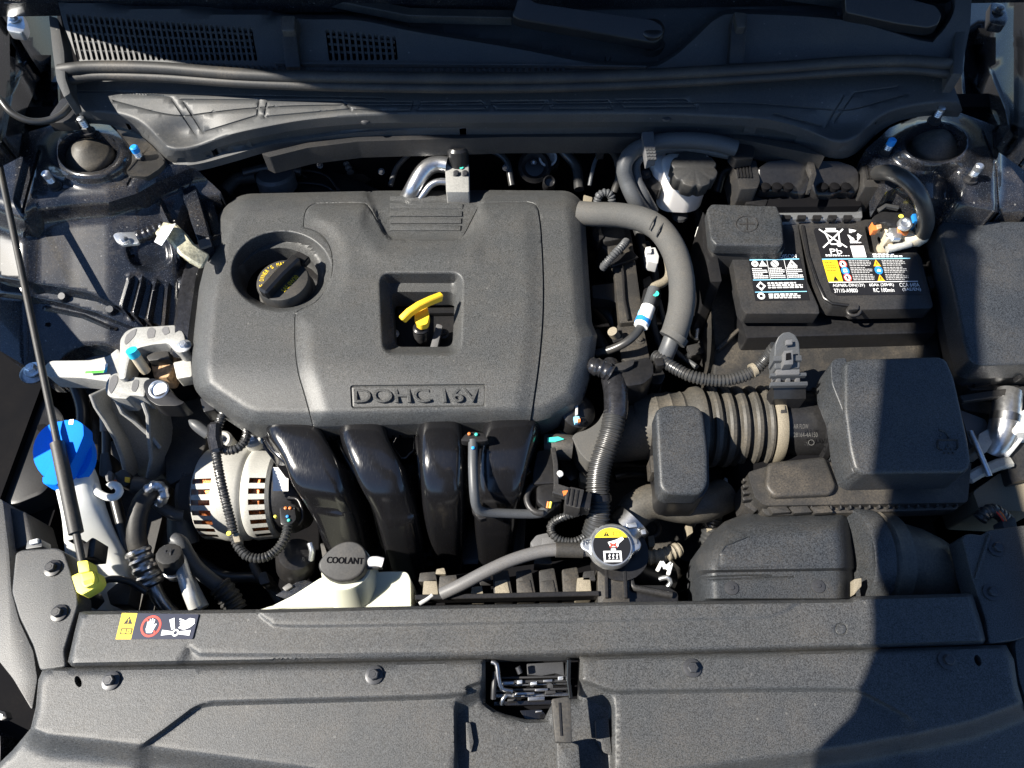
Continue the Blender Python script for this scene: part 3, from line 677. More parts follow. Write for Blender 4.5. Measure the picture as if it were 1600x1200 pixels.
def z_cover(u, v):
    d = -sd(u, v, COUT)
    z = .862 - .00006*(v-300) - .014*ss(d, 30, 0) - .010*ss(d, 8, -1)
    z = z - .012*ss(v, 560, 680)
    ci = sd(u, v, CENT); z = z + .0025*ss(ci, 1.5, -1.5) + .004*ss(ci, 0, -30)
    z = z - .006*ss(sd(u, v, [(566, 280), (764, 280), (735, 362), (718, 374), (612, 374), (598, 362)]), 2, -2)
    hump = ss(u, 560, 590)*ss(u, 762, 735)*ss(v, 350, 400)*ss(v, 430, 380); z = z + .003*hump
    fold = ss(u, 562, 578)*ss(u, 758, 742); z = z - .0035*fold*ss(v, 380, 330)
    ei = np.hypot((u-440)/80, (v-424)/64); z = z - .022*ss(ei, 1.0, .78)*(ei < 1.05)
    z = z - .022*ss(sd(u, v, SQO), 0, -18)
    z = z - .0018*ss(sd(u, v, PLATE), .8, -.8)
    return z
cov = T('engine_cover', 'dark grey textured plastic engine cover embossed DOHC 16V', 'engine cover', (620, 480, .80))
sh = field('cover_shell', COUT, z_cover, 'cover_plastic', cov, 5, lines=[(SEAML, 1.2, -.0024, False), (SEAMR, 1.2, -.0024, False), (PLATE, 1.3, -.0012, True)], feats=[(OUTER, 3, True), (SQO, 4, True), ([(566, 300), (598, 362), (612, 374)], 2, False)], holes=[INNER, SQI], skirt=.030, ang=50, rim=(2.5, 5.5, 10, 16, 23))
for k in range(5):
    y0 = 306+k*11.3; x1 = 724-k*1.1
    zz = float(z_cover(np.array([660.]), np.array([y0+4]))[0])
    slab('rib', [(609, y0), (x1, y0), (x1, y0+8.6), (609, y0+8.6)], zz+.0022, .006, 'cover_plastic', cov, rnd=1.2, bev=.0009)
zz = float(z_cover(np.array([650.]), np.array([620.]))[0])
a, b2 = P(554, 630.5, zz), P(752, 629.5, zz); c = P(553, 609, zz)
relief('lettering', 'DOHC 16V', a, b2-a, c-a, (b2-a).length, (c-a).length, 'cover_plastic', cov, ext=.0032)
# valve cover below, seen through the openings
vc = T('valve_cover', 'black cylinder head cover under the engine cover openings', 'engine', (630, 450, .70))
slab('cover_casting', [(330, 330), (905, 320), (905, 600), (400, 640), (330, 600)], .79, .30, 'smooth_black', vc, rnd=12)
bar('casting_rib', [(610, 470, .80), (720, 468, .80)], .012, .018, 'grey_plastic', vc, bev=.003)
bar('casting_rib', [(620, 488, .795), (720, 486, .795)], .010, .012, 'smooth_black', vc, bev=.003)
slab('coil_lead', [(682, 505), (692, 508), (683, 545), (671, 545)], .815, .006, 'grey_plastic', vc, rnd=3)
bolt(vc, 693, 522, .80, 9, 'grey_bolt', name='cover_bolt'); bolt(vc, 616, 522, .80, 8, 'zinc', name='cover_bolt')
# side of the head: dark sleeve down the left, rail on the right
bar('edge_sleeve', [(322, 395, .80), (306, 455, .80), (297, 520, .80), (292, 565, .79)], .03, .05, 'tape', vc, bev=.006)
# oil filler cap
oc = T('oil_filler_cap', "round black oil filler cap lettered SEE OWNER'S MANUAL in yellow", 'oil cap', None, par=vc)
oz = .858; oo = P(441, 437, oz); R_ = 41*mpp(441, 437, oz)
lathe('cap_body', oo-Vector((0, 0, .03)), (0, 0, 1), [(-.02, R_*1.08), (.004, R_*1.08), (.006, R_), (.026, R_), (.0295, R_*.96), (.030, R_*.90), (.030, 0)], 'rubber', oc, 44)
gx = (P(472, 403, oz)-P(415, 462, oz)).normalized()
g0, g1 = oo-gx*R_*.98, oo+gx*R_*.98
bar('grip', [g0+Vector((0, 0, .006)), oo+Vector((0, 0, .008)), g1+Vector((0, 0, .006))], .015, .018, 'smooth_black', oc, world=True, bev=.003)
box('grip_tab', g1+gx*.006+Vector((0, 0, .0)), (.014, .022, .012), 'smooth_black', oc, rot=math.atan2(gx.y, gx.x))
def arc_text(name, s, c, r, a0, a1, h, m, par, z, inward=False):
    vsA, fsA = [], []
    for i, ch in enumerate(s):
        if ch == ' ': continue
        gv, gf = glyphs(ch); mn, mx = gv.min(0), gv.max(0); a = a0+(a1-a0)*(i+.5)/len(s)
        up = Vector((math.cos(a), math.sin(a), 0))*(-1 if inward else 1); rt = Vector((up.y, -up.x, 0)); wd = abs(a1-a0)*r/len(s)*.72
        if ch == "'": wd *= .3
        for x, y, q in gv:
            b = len(vsA); vsA.append(Vector((c.x, c.y, z))+Vector((math.cos(a), math.sin(a), 0))*r+rt*((x-(mn[0]+mx[0])/2)/(mx[0]-mn[0]+1e-6)*wd)+up*((y-.36)*h))
        b0 = len(vsA)-len(gv)
        fsA += [tuple(b0+i for i in f) for f in gf]
    return mk(name, vsA, fsA, m, par)
arc_text('lettering', "SEE OWNER'S MANUAL", oo, R_*.78, math.radians(222), math.radians(62), .0088, 'print_yellow', oc, oz+.0006)
perp = Vector((gx.y, -gx.x, 0))
tv, tf = glyphs('SAE 0W20'); mn, mx = tv.min(0), tv.max(0)
mk('lettering', [oo+perp*(R_*.38)+gx*(((x-mn[0])/(mx[0]-mn[0])-.5)*R_*.85)-perp*(0)+(-perp)*((y-mn[1])/(mx[1]-mn[1])-.5)*.0068+Vector((0, 0, .0006)) for x, y, q in tv], tf, 'print_yellow', oc)
# dipstick
dp = T('dipstick', 'yellow dipstick handle standing in the square opening of the engine cover', 'dipstick', (657, 540, .79))
bar('handle', [(628, 500, .872), (640, 488, .877), (655, 478, .879), (672, 470, .878), (690, 463, .873)], .0085, .012, 'yellow_plastic', dp, bev=.0015)
slab('stem', [(652, 480), (667, 476), (671, 492), (668, 506), (656, 509), (648, 503), (647, 492)], .866, .010, 'yellow_plastic', dp, rnd=4, bev=.001)
lathe('collar', P(659, 540, .79), P(656, 490, .862)-P(659, 540, .79), [(-.02, .006), (.018, .006), (.018, .0105), (.020, .0105)]+[x for k in range(6) for x in ((.021+k*.003, .0105), (.0225+k*.003, .0095))]+[(.041, .0105), (.043, .008), (.05, .006)], 'smooth_black', dp, 22)
# ------------------------------------------------------------------ intake manifold
mf = T('intake_manifold', 'glossy black plastic intake manifold of four curved runners', 'intake manifold', (630, 800, .60))
def runner(Lp, Rp, zs, hh):
    n = len(Lp); A = [np.array([*P(*Lp[i], zs[i])]) for i in range(n)]; B = [np.array([*P(*Rp[i], zs[i])]) for i in range(n)]
    A = catmull(A, .008); 
    B2 = catmull(B, .008); B = [B2[int(round(k*(len(B2)-1)/(len(A)-1)))] for k in range(len(A))]
    K = 16; vs, fs = [], []
    for i, (a, b) in enumerate(zip(A, B)):
        mid = (a+b)/2; hf_ = (b-a)/2; t = A[min(i+1, len(A)-1)]-A[max(i-1, 0)]; t = t/np.linalg.norm(t); nn = np.cross(hf_/np.linalg.norm(hf_), t); nn = nn if nn[2] > 0 else -nn
        fl = i/(len(A)-1)
        for k in range(K+1):
            an = math.pi*k/K; cx, sy = -math.cos(an), math.sin(an); e = .5
            cx = math.copysign(abs(cx)**e, cx); sy = sy**e
            vs.append(mid+hf_*cx+nn*hh*sy)
        vs.append(b-nn*.055); vs.append(a-nn*.055)
    S = K+3
    for i in range(len(A)-1):
        for k in range(S): fs.append((i*S+k, i*S+(k+1) % S, (i+1)*S+(k+1) % S, (i+1)*S+k))
    fs.append(tuple(range(S))[::-1]); fs.append(tuple((len(A)-1)*S+k for k in range(S)))
    bm = bmesh.new(); bv = [bm.verts.new(v) for v in vs]
    for f in fs: bm.faces.new([bv[i] for i in f])
    bmesh.ops.recalc_face_normals(bm, faces=bm.faces)
    return mk('runner', None, None, 'gloss_black', mf, 50, bm=bm)
ZS = [.775, .792, .790, .755, .712, .66, .61]
RUN = [([(412, 660), (424, 695), (455, 727), (480, 765), (503, 810), (519, 848), (530, 890)], [(494, 660), (514, 697), (542, 738), (561, 772), (573, 812), (584, 856), (592, 890)]),
       ([(530, 660), (535, 697), (557, 737), (582, 780), (595, 828), (605, 866), (612, 886)], [(606, 660), (611, 697), (634, 735), (650, 772), (658, 815), (663, 856), (668, 886)]),
       ([(655, 660), (656, 692), (659, 735), (662, 775), (668, 810), (674, 840), (680, 860)], [(722, 660), (726, 692), (728, 735), (728, 775), (727, 810), (727, 840), (727, 864)]),
       ([(758, 660), (753, 692), (745, 735), (741, 775), (742, 810), (746, 842), (750, 862)], [(848, 660), (840, 692), (824, 735), (812, 775), (807, 810), (803, 842), (801, 870)])]
for Lp, Rp in RUN: runner(Lp, Rp, ZS, .033)
# webs and flange between the runners
slab('manifold_flange', [(402, 664), (860, 660), (850, 700), (830, 740), (742, 790), (735, 800), (662, 800), (655, 780), (600, 800), (560, 790), (500, 815), (470, 780), (438, 735), (408, 695)], lambda u, v: .770-.0009*max(0, v-700), .04, 'gloss_black', mf, rnd=8)
slab('manifold_flange', [(500, 848), (670, 868), (690, 872), (676, 884), (560, 884), (505, 878)], .60, .03, 'dusty_black', mf, rnd=4)
slab('plenum', [(480, 740), (830, 700), (820, 880), (540, 890)], .60, .16, 'smooth_black', mf, rnd=20, bev=.02)
for Lp in (RUN[0][0], RUN[1][0], RUN[2][0]):
    tube('edge_bead', [(u-3, v, z-.012) for (u, v), z in zip(Lp, ZS)], .004, 'gloss_black', mf, n=8)
ho = [(631+16*math.cos(a*.45)*(1+.15*math.sin(a*2.1)), 692+21*math.sin(a*.45)*(1+.08*math.cos(a*1.7))) for a in range(14)]
slab('vacuum_port', [(u, v+2) for u, v in ho], .775, .004, 'deep_black', mf, bev=0)
tube('vacuum_port_rim', [(u, v+2, .776) for u, v in ho+ho[:2]], .0022, 'gloss_black', mf, n=8)
# vacuum pipe in front of the manifold
vp = T('vacuum_pipe', 'thin grey vacuum pipe bent at a right angle in front of the fourth runner', 'pipe', (745, 800, .70))
tube('pipe', [(739, 688, .838), (739, 730, .835), (741, 770, .825), (745, 792, .81), (756, 800, .80), (785, 802, .79), (830, 803, .78), (848, 800, .78), (858, 788, .78)], .0058, 'harness_grey', vp, n=12)
slab('pipe_clip', [(719, 688), (727, 678), (740, 674), (755, 676), (764, 688), (754, 690), (730, 690)], .842, .012, 'smooth_black', vp, rnd=4)
for u, v, m_ in ((733, 678, 'orange_plastic'), (744, 679, 'teal_paint'), (739, 700, 'blue_paint')): lathe('paint_mark', P(u, v, .844), (0, 0, 1), [(-.001, .0019), (.0012, .0019), (.0016, .001), (.0016, 0)], m_, vp, 10)
slab('pipe_guard', [(735, 782), (740, 782), (744, 797), (757, 808), (761, 809), (750, 812), (738, 800)], .80, .01, 'smooth_black', vp, rnd=2)
# ------------------------------------------------------------------ alternator, axis across the car
al = T('alternator', 'silver alternator with copper windings behind its cooling slots', 'alternator', (375, 790, .52))
az = .655; ax0 = P(280, 772, az); ax0.x = P(280, 760, .695).x; sc = mpp(375, 760, .695); hx = lambda px: (px-280)*sc
R0 = 74*sc
AX = (1, 0, 0)
def slots_skip(n, rows): return lambda i, k: (i in rows and 1 <= k < 29 and (k-1) % 4 < 2)
lathe('winding', ax0, AX, [(hx(319), R0*.86), (hx(412), R0*.86)], 'copper', al, 40)
lathe('stator', ax0, AX, [(hx(308), R0*.84), (hx(320), R0*.84)], 'alternator_metal', al, 40)
prof = [(hx(303), R0*.40), (hx(305), R0*.80), (hx(309), R0*.93), (hx(312), R0*.975), (hx(341), R0*1.0), (hx(346), R0*1.02), (hx(377), R0*1.02), (hx(381), R0*.99), (hx(384), R0*.955)]
lathe('front_housing', ax0, AX, prof, 'alternator_metal', al, 112, skip=slots_skip(112, (3,)), ang=30)
prof = [(hx(385), R0*.955), (hx(388), R0*.99), (hx(394), R0*1.01), (hx(399), R0*1.0), (hx(423), R0*.97), (hx(428), R0*.92), (hx(430), R0*.5)]
lathe('rear_housing', ax0, AX, prof, 'alternator_metal', al, 112, skip=slots_skip(112, (3,)), ang=30)
lathe('end_cover', ax0, AX, [(hx(425), R0*.80), (hx(430), R0*.88), (hx(452), R0*.86), (hx(470), R0*.75), (hx(478), R0*.5), (hx(478), 0)], 'black_plastic', al, 40)
lathe('pulley', ax0, AX, [(hx(272), R0*.30), (hx(274), R0*.60), (hx(280), R0*.62)]+[x for k in range(5) for x in ((hx(283+k*3.4), R0*.72), (hx(284.7+k*3.4), R0*.67))]+[(hx(301), R0*.74), (hx(305), R0*.70)], 'grey_plastic', al, 40)
# lugs, label, terminal
for (u, v, z) in ((345, 688, .715), (395, 682, .72)):
    lg = lathe('mounting_lug', P(u, v, z)-Vector((0, 0, .03)), (0, 0, 1), [(0, .016), (.028, .016), (.031, .013), (.031, 0)], 'alternator_metal', al, 20); bolt(lg, u, v, z, 9, 'zinc', name='bolt')
D = Decal(P(430, 768, .712), P(454, 768, .712), P(454, 733, .722), P(430, 731, .722), .010); D.rect(0, 0, 1, 1, 'tag_white'); D.greek(.15, .1, .85, .5, 4, 'print_grey'); D.build('rating_label', al)
slab('plug', [(436, 792), (460, 788), (463, 812), (452, 822), (438, 820)], .73, .03, 'smooth_black', al, rnd=4)
tube('plug_ring', [(450, 778, .722), (465, 780, .722), (472, 796, .72), (472, 812, .715), (462, 822, .712)], .0022, 'smooth_black', al, n=8)
for u, v, m_ in ((446, 794, 'orange_plastic'), (453, 794, 'orange_plastic'), (430, 807, 'lemon_plastic'), (449, 807, 'print_blue'), (451, 813, 'teal_paint')): lathe('seal_dot', P(u, v, .7315), (0, 0, 1), [(-.004, .0019), (.001, .0019), (.0014, .001), (.0014, 0)], m_, al, 10)
# harness looping over the alternator
ah = T('alternator_harness', 'black corrugated harness looping over the alternator into its plug', 'cable', (350, 860, .66))
tube('conduit', [(352, 640, .80), (345, 655, .795), (338, 675, .79), (337, 700, .785), (343, 740, .78), (352, 780, .77), (361, 815, .76), (368, 845, .75), (385, 868, .745), (410, 872, .74), (432, 860, .735), (445, 840, .735), (450, 820, .735)], .0062, 'conduit', ah, corr=(.0042, .0011), n=12)
tube('branch_conduit', [(338, 690, .785), (350, 703, .78), (368, 702, .78), (382, 690, .78), (386, 672, .785), (380, 655, .79)], .0062, 'conduit', ah, corr=(.0042, .0011), n=12)
bar('tape_wrap', [(336, 660, .795), (335, 685, .789), (340, 708, .785)], .016, .016, 'tape', ah, bev=.004)
slab('harness_clip', [(362, 834), (372, 832), (376, 846), (366, 848)], .758, .012, 'tan_plastic', ah, rnd=2)
lathe('paint_mark', P(358, 834, .764), (0, 0, 1), [(0, .003), (.002, .003), (.002, 0)], 'lemon_plastic', ah, 10)
slab('connector', [(312, 622), (332, 618), (336, 640), (318, 644)], .80, .025, 'smooth_black', ah, rnd=3)
# ================================================================== left side of the bay
em = T('engine_mount', 'ribbed cast aluminium engine mount bracket left of the engine cover', 'engine mount', (225, 620, .70))
slab('arm', [(67, 580), (70, 570), (79, 563), (140, 562), (168, 556), (184, 543), (192, 560), (190, 592), (172, 597), (130, 591), (76, 589)], plane3((70, 575, .795), (190, 575, .80), (130, 600, .79)), .028, 'cast_aluminium', em, rnd=5, bev=.004)
ARCH = [(186, 562), (187, 530), (196, 517), (210, 511), (246, 509), (274, 507), (287, 520), (292, 545), (282, 552), (272, 548), (262, 536), (240, 538), (217, 543), (205, 552), (199, 572), (196, 592), (184, 592)]
ab = slab('arch', ARCH, lambda u, v: .812+.00012*(u-190), .03, 'cast_aluminium', em, rnd=5, bev=.004)
for pts in ([(194, 534), (197, 524), (205, 517), (214, 513), (211, 524), (203, 533), (196, 539)], [(229, 520), (232, 513), (238, 511), (243, 516), (241, 527), (231, 529)], [(252, 516), (257, 510), (263, 511), (265, 520), (257, 524)]):
    slab('pocket', pts, lambda u, v: .8126+.00012*(u-190), .001, 'grey_plastic', ab, rnd=2, bev=0)
zb = plane3((180, 600, .802), (250, 740, .70), (210, 600, .802))
slab('bracket_plate', [(168, 600), (232, 592), (244, 612), (250, 640), (258, 690), (257, 712), (254, 742), (214, 742), (206, 705), (188, 668), (174, 640)], lambda u, v: zb(u, v)-.026, .04, 'cast_aluminium', em, rnd=4, bev=.004)
for pts in ([(165, 606), (166, 624), (175, 649), (188, 676), (201, 703), (212, 740)], [(200, 612), (203, 634), (213, 652), (226, 670), (240, 684), (252, 698)], [(226, 612), (240, 639), (246, 664), (255, 706), (251, 742)]):
    bar('rib', [(u, v, zb(u, v)-.020) for u, v in pts], .0056, .060, 'cast_aluminium', em, bev=.0015)
slab('rib_head', [(164, 608), (166, 596), (173, 586), (182, 582), (194, 586), (200, 596), (208, 588), (218, 590), (234, 590), (234, 600), (226, 612), (226, 620), (214, 618), (202, 618), (198, 623), (178, 622), (168, 618)], .804, .035, 'cast_aluminium', em, rnd=4, bev=.003)
for pts in ([(169, 608), (172, 592), (178, 585), (184, 588), (184, 596), (179, 607), (173, 616)], [(205, 610), (207, 597), (212, 592), (217, 594), (216, 604), (211, 613)]): slab('pocket', pts, .8046, .001, 'grey_plastic', em, rnd=3, bev=0)
bolt(em, 234, 722, zb(234, 722)-.042, 13, 'zinc', name='bolt'); bolt(em, 288, 541, .826, 11, 'zinc', name='bolt')
tube('mount_stud', [(209, 552, .828), (218, 566, .812), (228, 580, .795)], .0068, 'beige_plating', em, n=14)
tube('stud_paint', [(205, 547, .835), (211, 556, .825)], .0074, 'cyan_paint', em, n=14)
slab('insulator', [(232, 552), (268, 548), (278, 560), (262, 590), (240, 590)], .785, .03, 'rust_metal', em, rnd=4)
slab('insulator_cap', [(228, 556), (237, 546), (262, 545), (265, 560), (232, 564)], .80, .02, 'black_plastic', em, rnd=3)
slab('insulator_cup', [(200, 548), (275, 540), (285, 590), (240, 600), (204, 595)], .762, .06, 'deep_black', em, rnd=8)
slab('stay', [(270, 566), (298, 560), (300, 588), (276, 592)], .80, .02, 'alternator_metal', em, rnd=3)
D = Decal(P(134, 585, .8), P(168, 583, .8), P(170, 569, .8), P(137, 570, .8), .002); D.rect(0, 0, 1, 1, 'tag_white'); D.rect(0, 0, 1, .28, 'green_paint'); D.poly([(.85, 0), (1, 0), (1, .7), (.92, .5)], 'cyan_paint'); D.text('20A00AA', .3, .06, .75, .22, 'label_black')
for k in range(7): D.rect(.12+k*.11, .4, .15+k*.11+(k % 2)*.03, .85, 'print_grey')
D.build('sticker', em)
# black plate and pipes between bracket and alternator
slab('timing_cover', [(232, 600), (300, 600), (330, 660), (320, 700), (300, 740), (260, 760), (256, 690)], .70, .2, 'dusty_black', vc, rnd=8)
tg_ = T('mount_ear', 'glossy black bracket ear with a large steel bolt beside the engine mount', 'bracket', (248, 610, .80))
slab('ear', [(223, 604), (226, 594), (240, 590), (258, 597), (268, 612), (280, 624), (290, 628), (278, 634), (246, 634), (231, 624)], .82, .03, 'smooth_black', tg_, rnd=6, bev=.005)
lathe('bolt_head', P(249, 609, .8205), (.1, -.25, 1), [(0, .0125), (.003, .0125), (.004, .0105), (.001, .009), (.0015, 0)], 'zinc', tg_, 24)
gp_ = T('ground_pin', 'grey tapered rubber pin poking out above the alternator', 'pin', (312, 668, .76))
tube('pin', [(296, 656, .775, .002), (302, 661, .773, .006), (312, 668, .77, .008), (326, 678, .765, .008)], .007, 'harness_grey', gp_, n=12)
# ground strap
gs = T('ground_strap', 'braided metal ground strap with white tag, bolted to the inner fender', 'strap', (250, 380, .80))
slab('eyelet', [(176, 367), (182, 363), (216, 362), (219, 370), (217, 380), (190, 383), (181, 377)], .885, .004, 'zinc', gs, rnd=3, bev=.001)
bolt(gs, 193, 376, .889, 8, 'zinc', name='bolt')
tube('wrapped_end', [(215, 371, .887), (230, 366, .887), (244, 360, .887), (256, 356, .887)], .0095, 'tape', gs, n=12, corr=(.008, .0012))
bar('strap', [(250, 358, .890), (268, 362, .892), (282, 376, .890), (292, 390, .885), (305, 400, .878), (322, 410, .868)], .024, .010, 'braid', gs, bev=.003)
bar('tag', [(247, 381, .899), (256, 366, .9045), (264, 352, .902)], .022, .0008, 'tag_white', gs, up=(-.3, .2, 1), bev=0)
# washer reservoir
wr = T('washer_reservoir', 'milky white washer fluid reservoir neck with a hook at its side', 'reservoir', (150, 850, .55))
def body(name, L_, R_, zs, hh, dn, m, par, e=.8):
    A = catmull([np.array([*P(*a, z)]) for a, z in zip(L_, zs)], .01); B2 = catmull([np.array([*P(*a, z)]) for a, z in zip(R_, zs)], .01)
    B = [B2[int(round(k*(len(B2)-1)/(len(A)-1)))] for k in range(len(A))]; K = 24; vs, fs = [], []
    for a, b in zip(A, B):
        mid = (a+b)/2; h_ = (b-a)/2
        for k in range(K):
            an = 2*math.pi*k/K; c, s = -math.cos(an), math.sin(an); c = math.copysign(abs(c)**e, c); s = math.copysign(abs(s)**e, s)
            vs.append(mid+h_*c+np.array([0, .25, 1])*(hh if s > 0 else dn)*s)
    for i in range(len(A)-1):
        for k in range(K): fs.append((i*K+k, i*K+(k+1) % K, (i+1)*K+(k+1) % K, (i+1)*K+k))
    fs.append(tuple(range(K))[::-1]); fs.append(tuple((len(A)-1)*K+k for k in range(K)))
    bm = bmesh.new(); bv = [bm.verts.new(v) for v in vs]
    for f in fs: bm.faces.new([bv[i] for i in f])
    bmesh.ops.recalc_face_normals(bm, faces=bm.faces); return mk(name, None, None, m, par, 50, bm=bm)
body('tank', [(86, 752), (92, 778), (100, 815), (104, 860), (108, 905), (112, 965)], [(141, 722), (150, 755), (160, 790), (180, 835), (202, 880), (212, 965)], [.772, .775, .762, .73, .695, .67], .022, .05, 'white_poly', wr)
tube('hook', [(144, 762, .775, .008), (154, 770, .777), (168, 777, .778), (181, 776, .778), (187, 768, .778), (184, 760, .778), (176, 757, .778), (170, 761, .778)], .0047, 'white_poly', wr, n=12)
wc = T('washer_cap', 'bright blue washer cap with a grip bar', 'cap', None, par=wr)
CAPO = [(97+47*math.cos(a*.1963), 706+49*math.sin(a*.1963)) for a in range(32)]
zc = plane3((97, 660, .815), (97, 755, .79), (50, 706, .795))
slab('lid', CAPO, zc, .012, 'blue_plastic', wc, bev=.003)
slab('grip', [(97, 656), (118, 655), (130, 662), (131, 680), (118, 712), (104, 738), (88, 758), (70, 757), (68, 746), (84, 715)], lambda u, v: zc(u, v)+.020, .022, 'blue_plastic', wc, rnd=4, bev=.002)
slab('tab', [(66, 744), (92, 748), (90, 758), (74, 759), (66, 754)], lambda u, v: zc(u, v)+.004, .014, 'blue_plastic', wc, rnd=3)
slab('white_mark', [(108, 656), (115, 655), (114, 663), (107, 663)], lambda u, v: zc(u, v)+.0206, .001, 'tag_white', wc, bev=0)
# prop rod
pr = T('hood_prop_rod', 'thin black hood prop rod with foam grip running up the left side', 'prop rod', (130, 885, .79))
kf = 1.48; F_ = P(131, 890, .80); T_ = Vector(CAM)+(P(0, 262, 1.15)-Vector(CAM))*kf; E_ = F_+(T_-F_)*1.25
tube('rod', [tuple(F_), tuple(F_.lerp(E_, .5)), tuple(E_)], .0042, 'rubber', pr, n=14, world=True)
def onrod(v):                                     # point of the rod seen at photo row v
    best = min((abs(0-0), 0) for _ in (0,)); lo, hi = 0, 1
    for _ in range(40):
        m_ = (lo+hi)/2; q = np.array(F_.lerp(E_, m_))-CAM; vv = 600-FPX*q.dot(UP)/q.dot(_f)
        if vv > v: lo = m_
        else: hi = m_
    return F_.lerp(E_, lo)
s0, s1 = onrod(692), onrod(833)
tube('foam_grip', [tuple(s0), tuple(s0.lerp(s1, .5)), tuple(s1)], .0082, 'rubber', pr, n=20, world=True)
slab('pivot_holder', [(105, 845), (116, 842), (120, 872), (146, 870), (150, 842), (144, 840), (132, 850), (128, 842)], .795, .03, 'smooth_black', pr, rnd=2)
slab('pivot_bush', [(111, 900), (124, 894), (140, 888), (152, 895), (156, 908), (149, 918), (128, 930), (119, 925)], .812, .016, 'lemon_plastic', pr, rnd=3, bev=.002)
slab('bush_neck', [(120, 877), (137, 875), (140, 892), (123, 896)], .822, .02, 'lemon_plastic', pr, rnd=3, bev=.002)
slab('bush_boss', [(124, 894), (142, 888), (148, 900), (147, 912), (133, 919), (126, 912)], .819, .010, 'lemon_plastic', pr, rnd=4, bev=.002)
slab('bush_slot', [(130, 908), (143, 904), (145, 910), (132, 914)], .8194, .001, 'yellow_plastic', pr, rnd=1, bev=0)
# air conditioning lines
ac = T('ac_hose', 'thick black air conditioning hose with crimped silver end beside the washer tank', 'hose', (225, 830, .60))
tube('hose', [(252, 762, .70), (238, 768, .72), (222, 785, .73), (214, 810, .725), (213, 840, .715), (220, 868, .70)], .0125, 'rubber', ac, n=16)
tube('crimp', [(214, 858, .715), (221, 875, .708), (229, 893, .70), (238, 915, .69)], .0165, 'bright_aluminium', ac, corr=(.011, .0022), n=18)
tube('pipe', [(238, 910, .69), (244, 926, .685), (256, 945, .675), (275, 965, .66)], .009, 'bright_aluminium', ac, n=14)
tube('clamp', [(228, 766, .735), (243, 758, .738), (254, 764, .735), (256, 778, .728), (248, 786, .72)], .007, 'zinc', ac, corr=(.008, .0012), n=10)
tube('elbow_pipe', [(240, 780, .70), (252, 792, .70), (272, 804, .695), (285, 806, .69)], .008, 'harness_grey', ac, n=12)
sp = T('service_port', 'black service port cap marked H on a chrome fitting', 'cap', (268, 880, .68))
hv_ = P(264, 866, .755); axs = (P(264, 866, .755)-P(272, 890, .72)).normalized()
lathe('cap', hv_, axs, [(-.026, .0145), (-.002, .0155), (.001, .0145), (.002, .012), (.002, 0)], 'rubber', sp, 28, wob=lambda a: 1+.02*math.cos(a*14))
relief('lettering', 'H', hv_+axs*.0021+Vector((-.004, -.004, 0)), (1, .2, 0), Vector((0, 0, 1)).cross(Vector((1, .2, 0))) if False else (-.2, 1, 0), .008, .008, 'smooth_black', sp, ext=.0008)
lathe('fitting', hv_, axs, [(-.05, .010), (-.040, .011), (-.038, .014), (-.034, .014), (-.032, .012), (-.026, .012)], 'zinc', sp, 20)
tube('port_pipe', [(279, 872, .725), (283, 884, .728), (288, 900, .732), (296, 925, .735), (305, 948, .725)], .0085, 'pipe_aluminium', sp, n=14)
al2 = T('ac_pipe', 'dark bent pipe with ribbed sleeve running down to the front panel', 'pipe', (320, 905, .62))
tube('pipe', [(272, 843, .73), (282, 848, .73), (290, 862, .72), (305, 885, .71), (325, 903, .70), (345, 918, .69)], .0095, 'harness_grey', al2, n=14)
tube('ribbed_sleeve', [(342, 914, .692), (352, 925, .687), (362, 940, .68), (370, 955, .675)], .015, 'rubber', al2, corr=(.008, .002), n=16)
tube('white_pipe', [(292, 898, .70), (305, 925, .695), (318, 950, .69)], .0075, 'alternator_metal', al2, n=12)
tube('drier_neck', [(283, 800, .66, .018), (285, 825, .65, .020), (288, 850, .64, .020)], .02, 'harness_grey', al2, n=18)
# sensor lead and clips near the mount
sl = T('sensor_lead', 'black sensor lead with red and yellow clips under the engine mount bracket', 'cable', (175, 740, .62))
tube('lead', [(163, 628, .72), (164, 650, .715), (166, 690, .70), (166, 725, .69), (172, 745, .69), (190, 752, .69), (210, 760, .69)], .006, 'conduit', sl, n=10)
tube('sleeve', [(164, 642, .72), (165, 674, .708)], .0072, 'grey_plastic', sl, n=12)
tube('red_band', [(163.6, 640, .721), (164, 646, .7205)], .0076, 'orange_plastic', sl, n=12)
slab('plug', [(156, 708), (170, 705), (176, 735), (168, 748), (154, 742)], .70, .03, 'smooth_black', sl, rnd=4)
slab('clip', [(178, 740), (190, 733), (202, 738), (206, 752), (196, 760), (184, 756)], .715, .02, 'black_plastic', sl, rnd=2)
slab('clip_pin', [(164, 744), (170, 735), (176, 738), (174, 752), (166, 752)], .72, .006, 'grey_plastic', sl, rnd=1)
slab('lock', [(195, 745), (203, 746), (202, 754), (195, 753)], .7165, .004, 'yellow_plastic', sl, rnd=1, bev=0)
slab('lock', [(178, 750), (182, 750), (182, 754), (178, 754)], .7165, .004, 'orange_plastic', sl, rnd=1, bev=0)
tube('grey_boot', [(206, 757, .705, .011), (222, 760, .70, .013), (234, 763, .695, .012)], .012, 'harness_grey', sl, n=16)
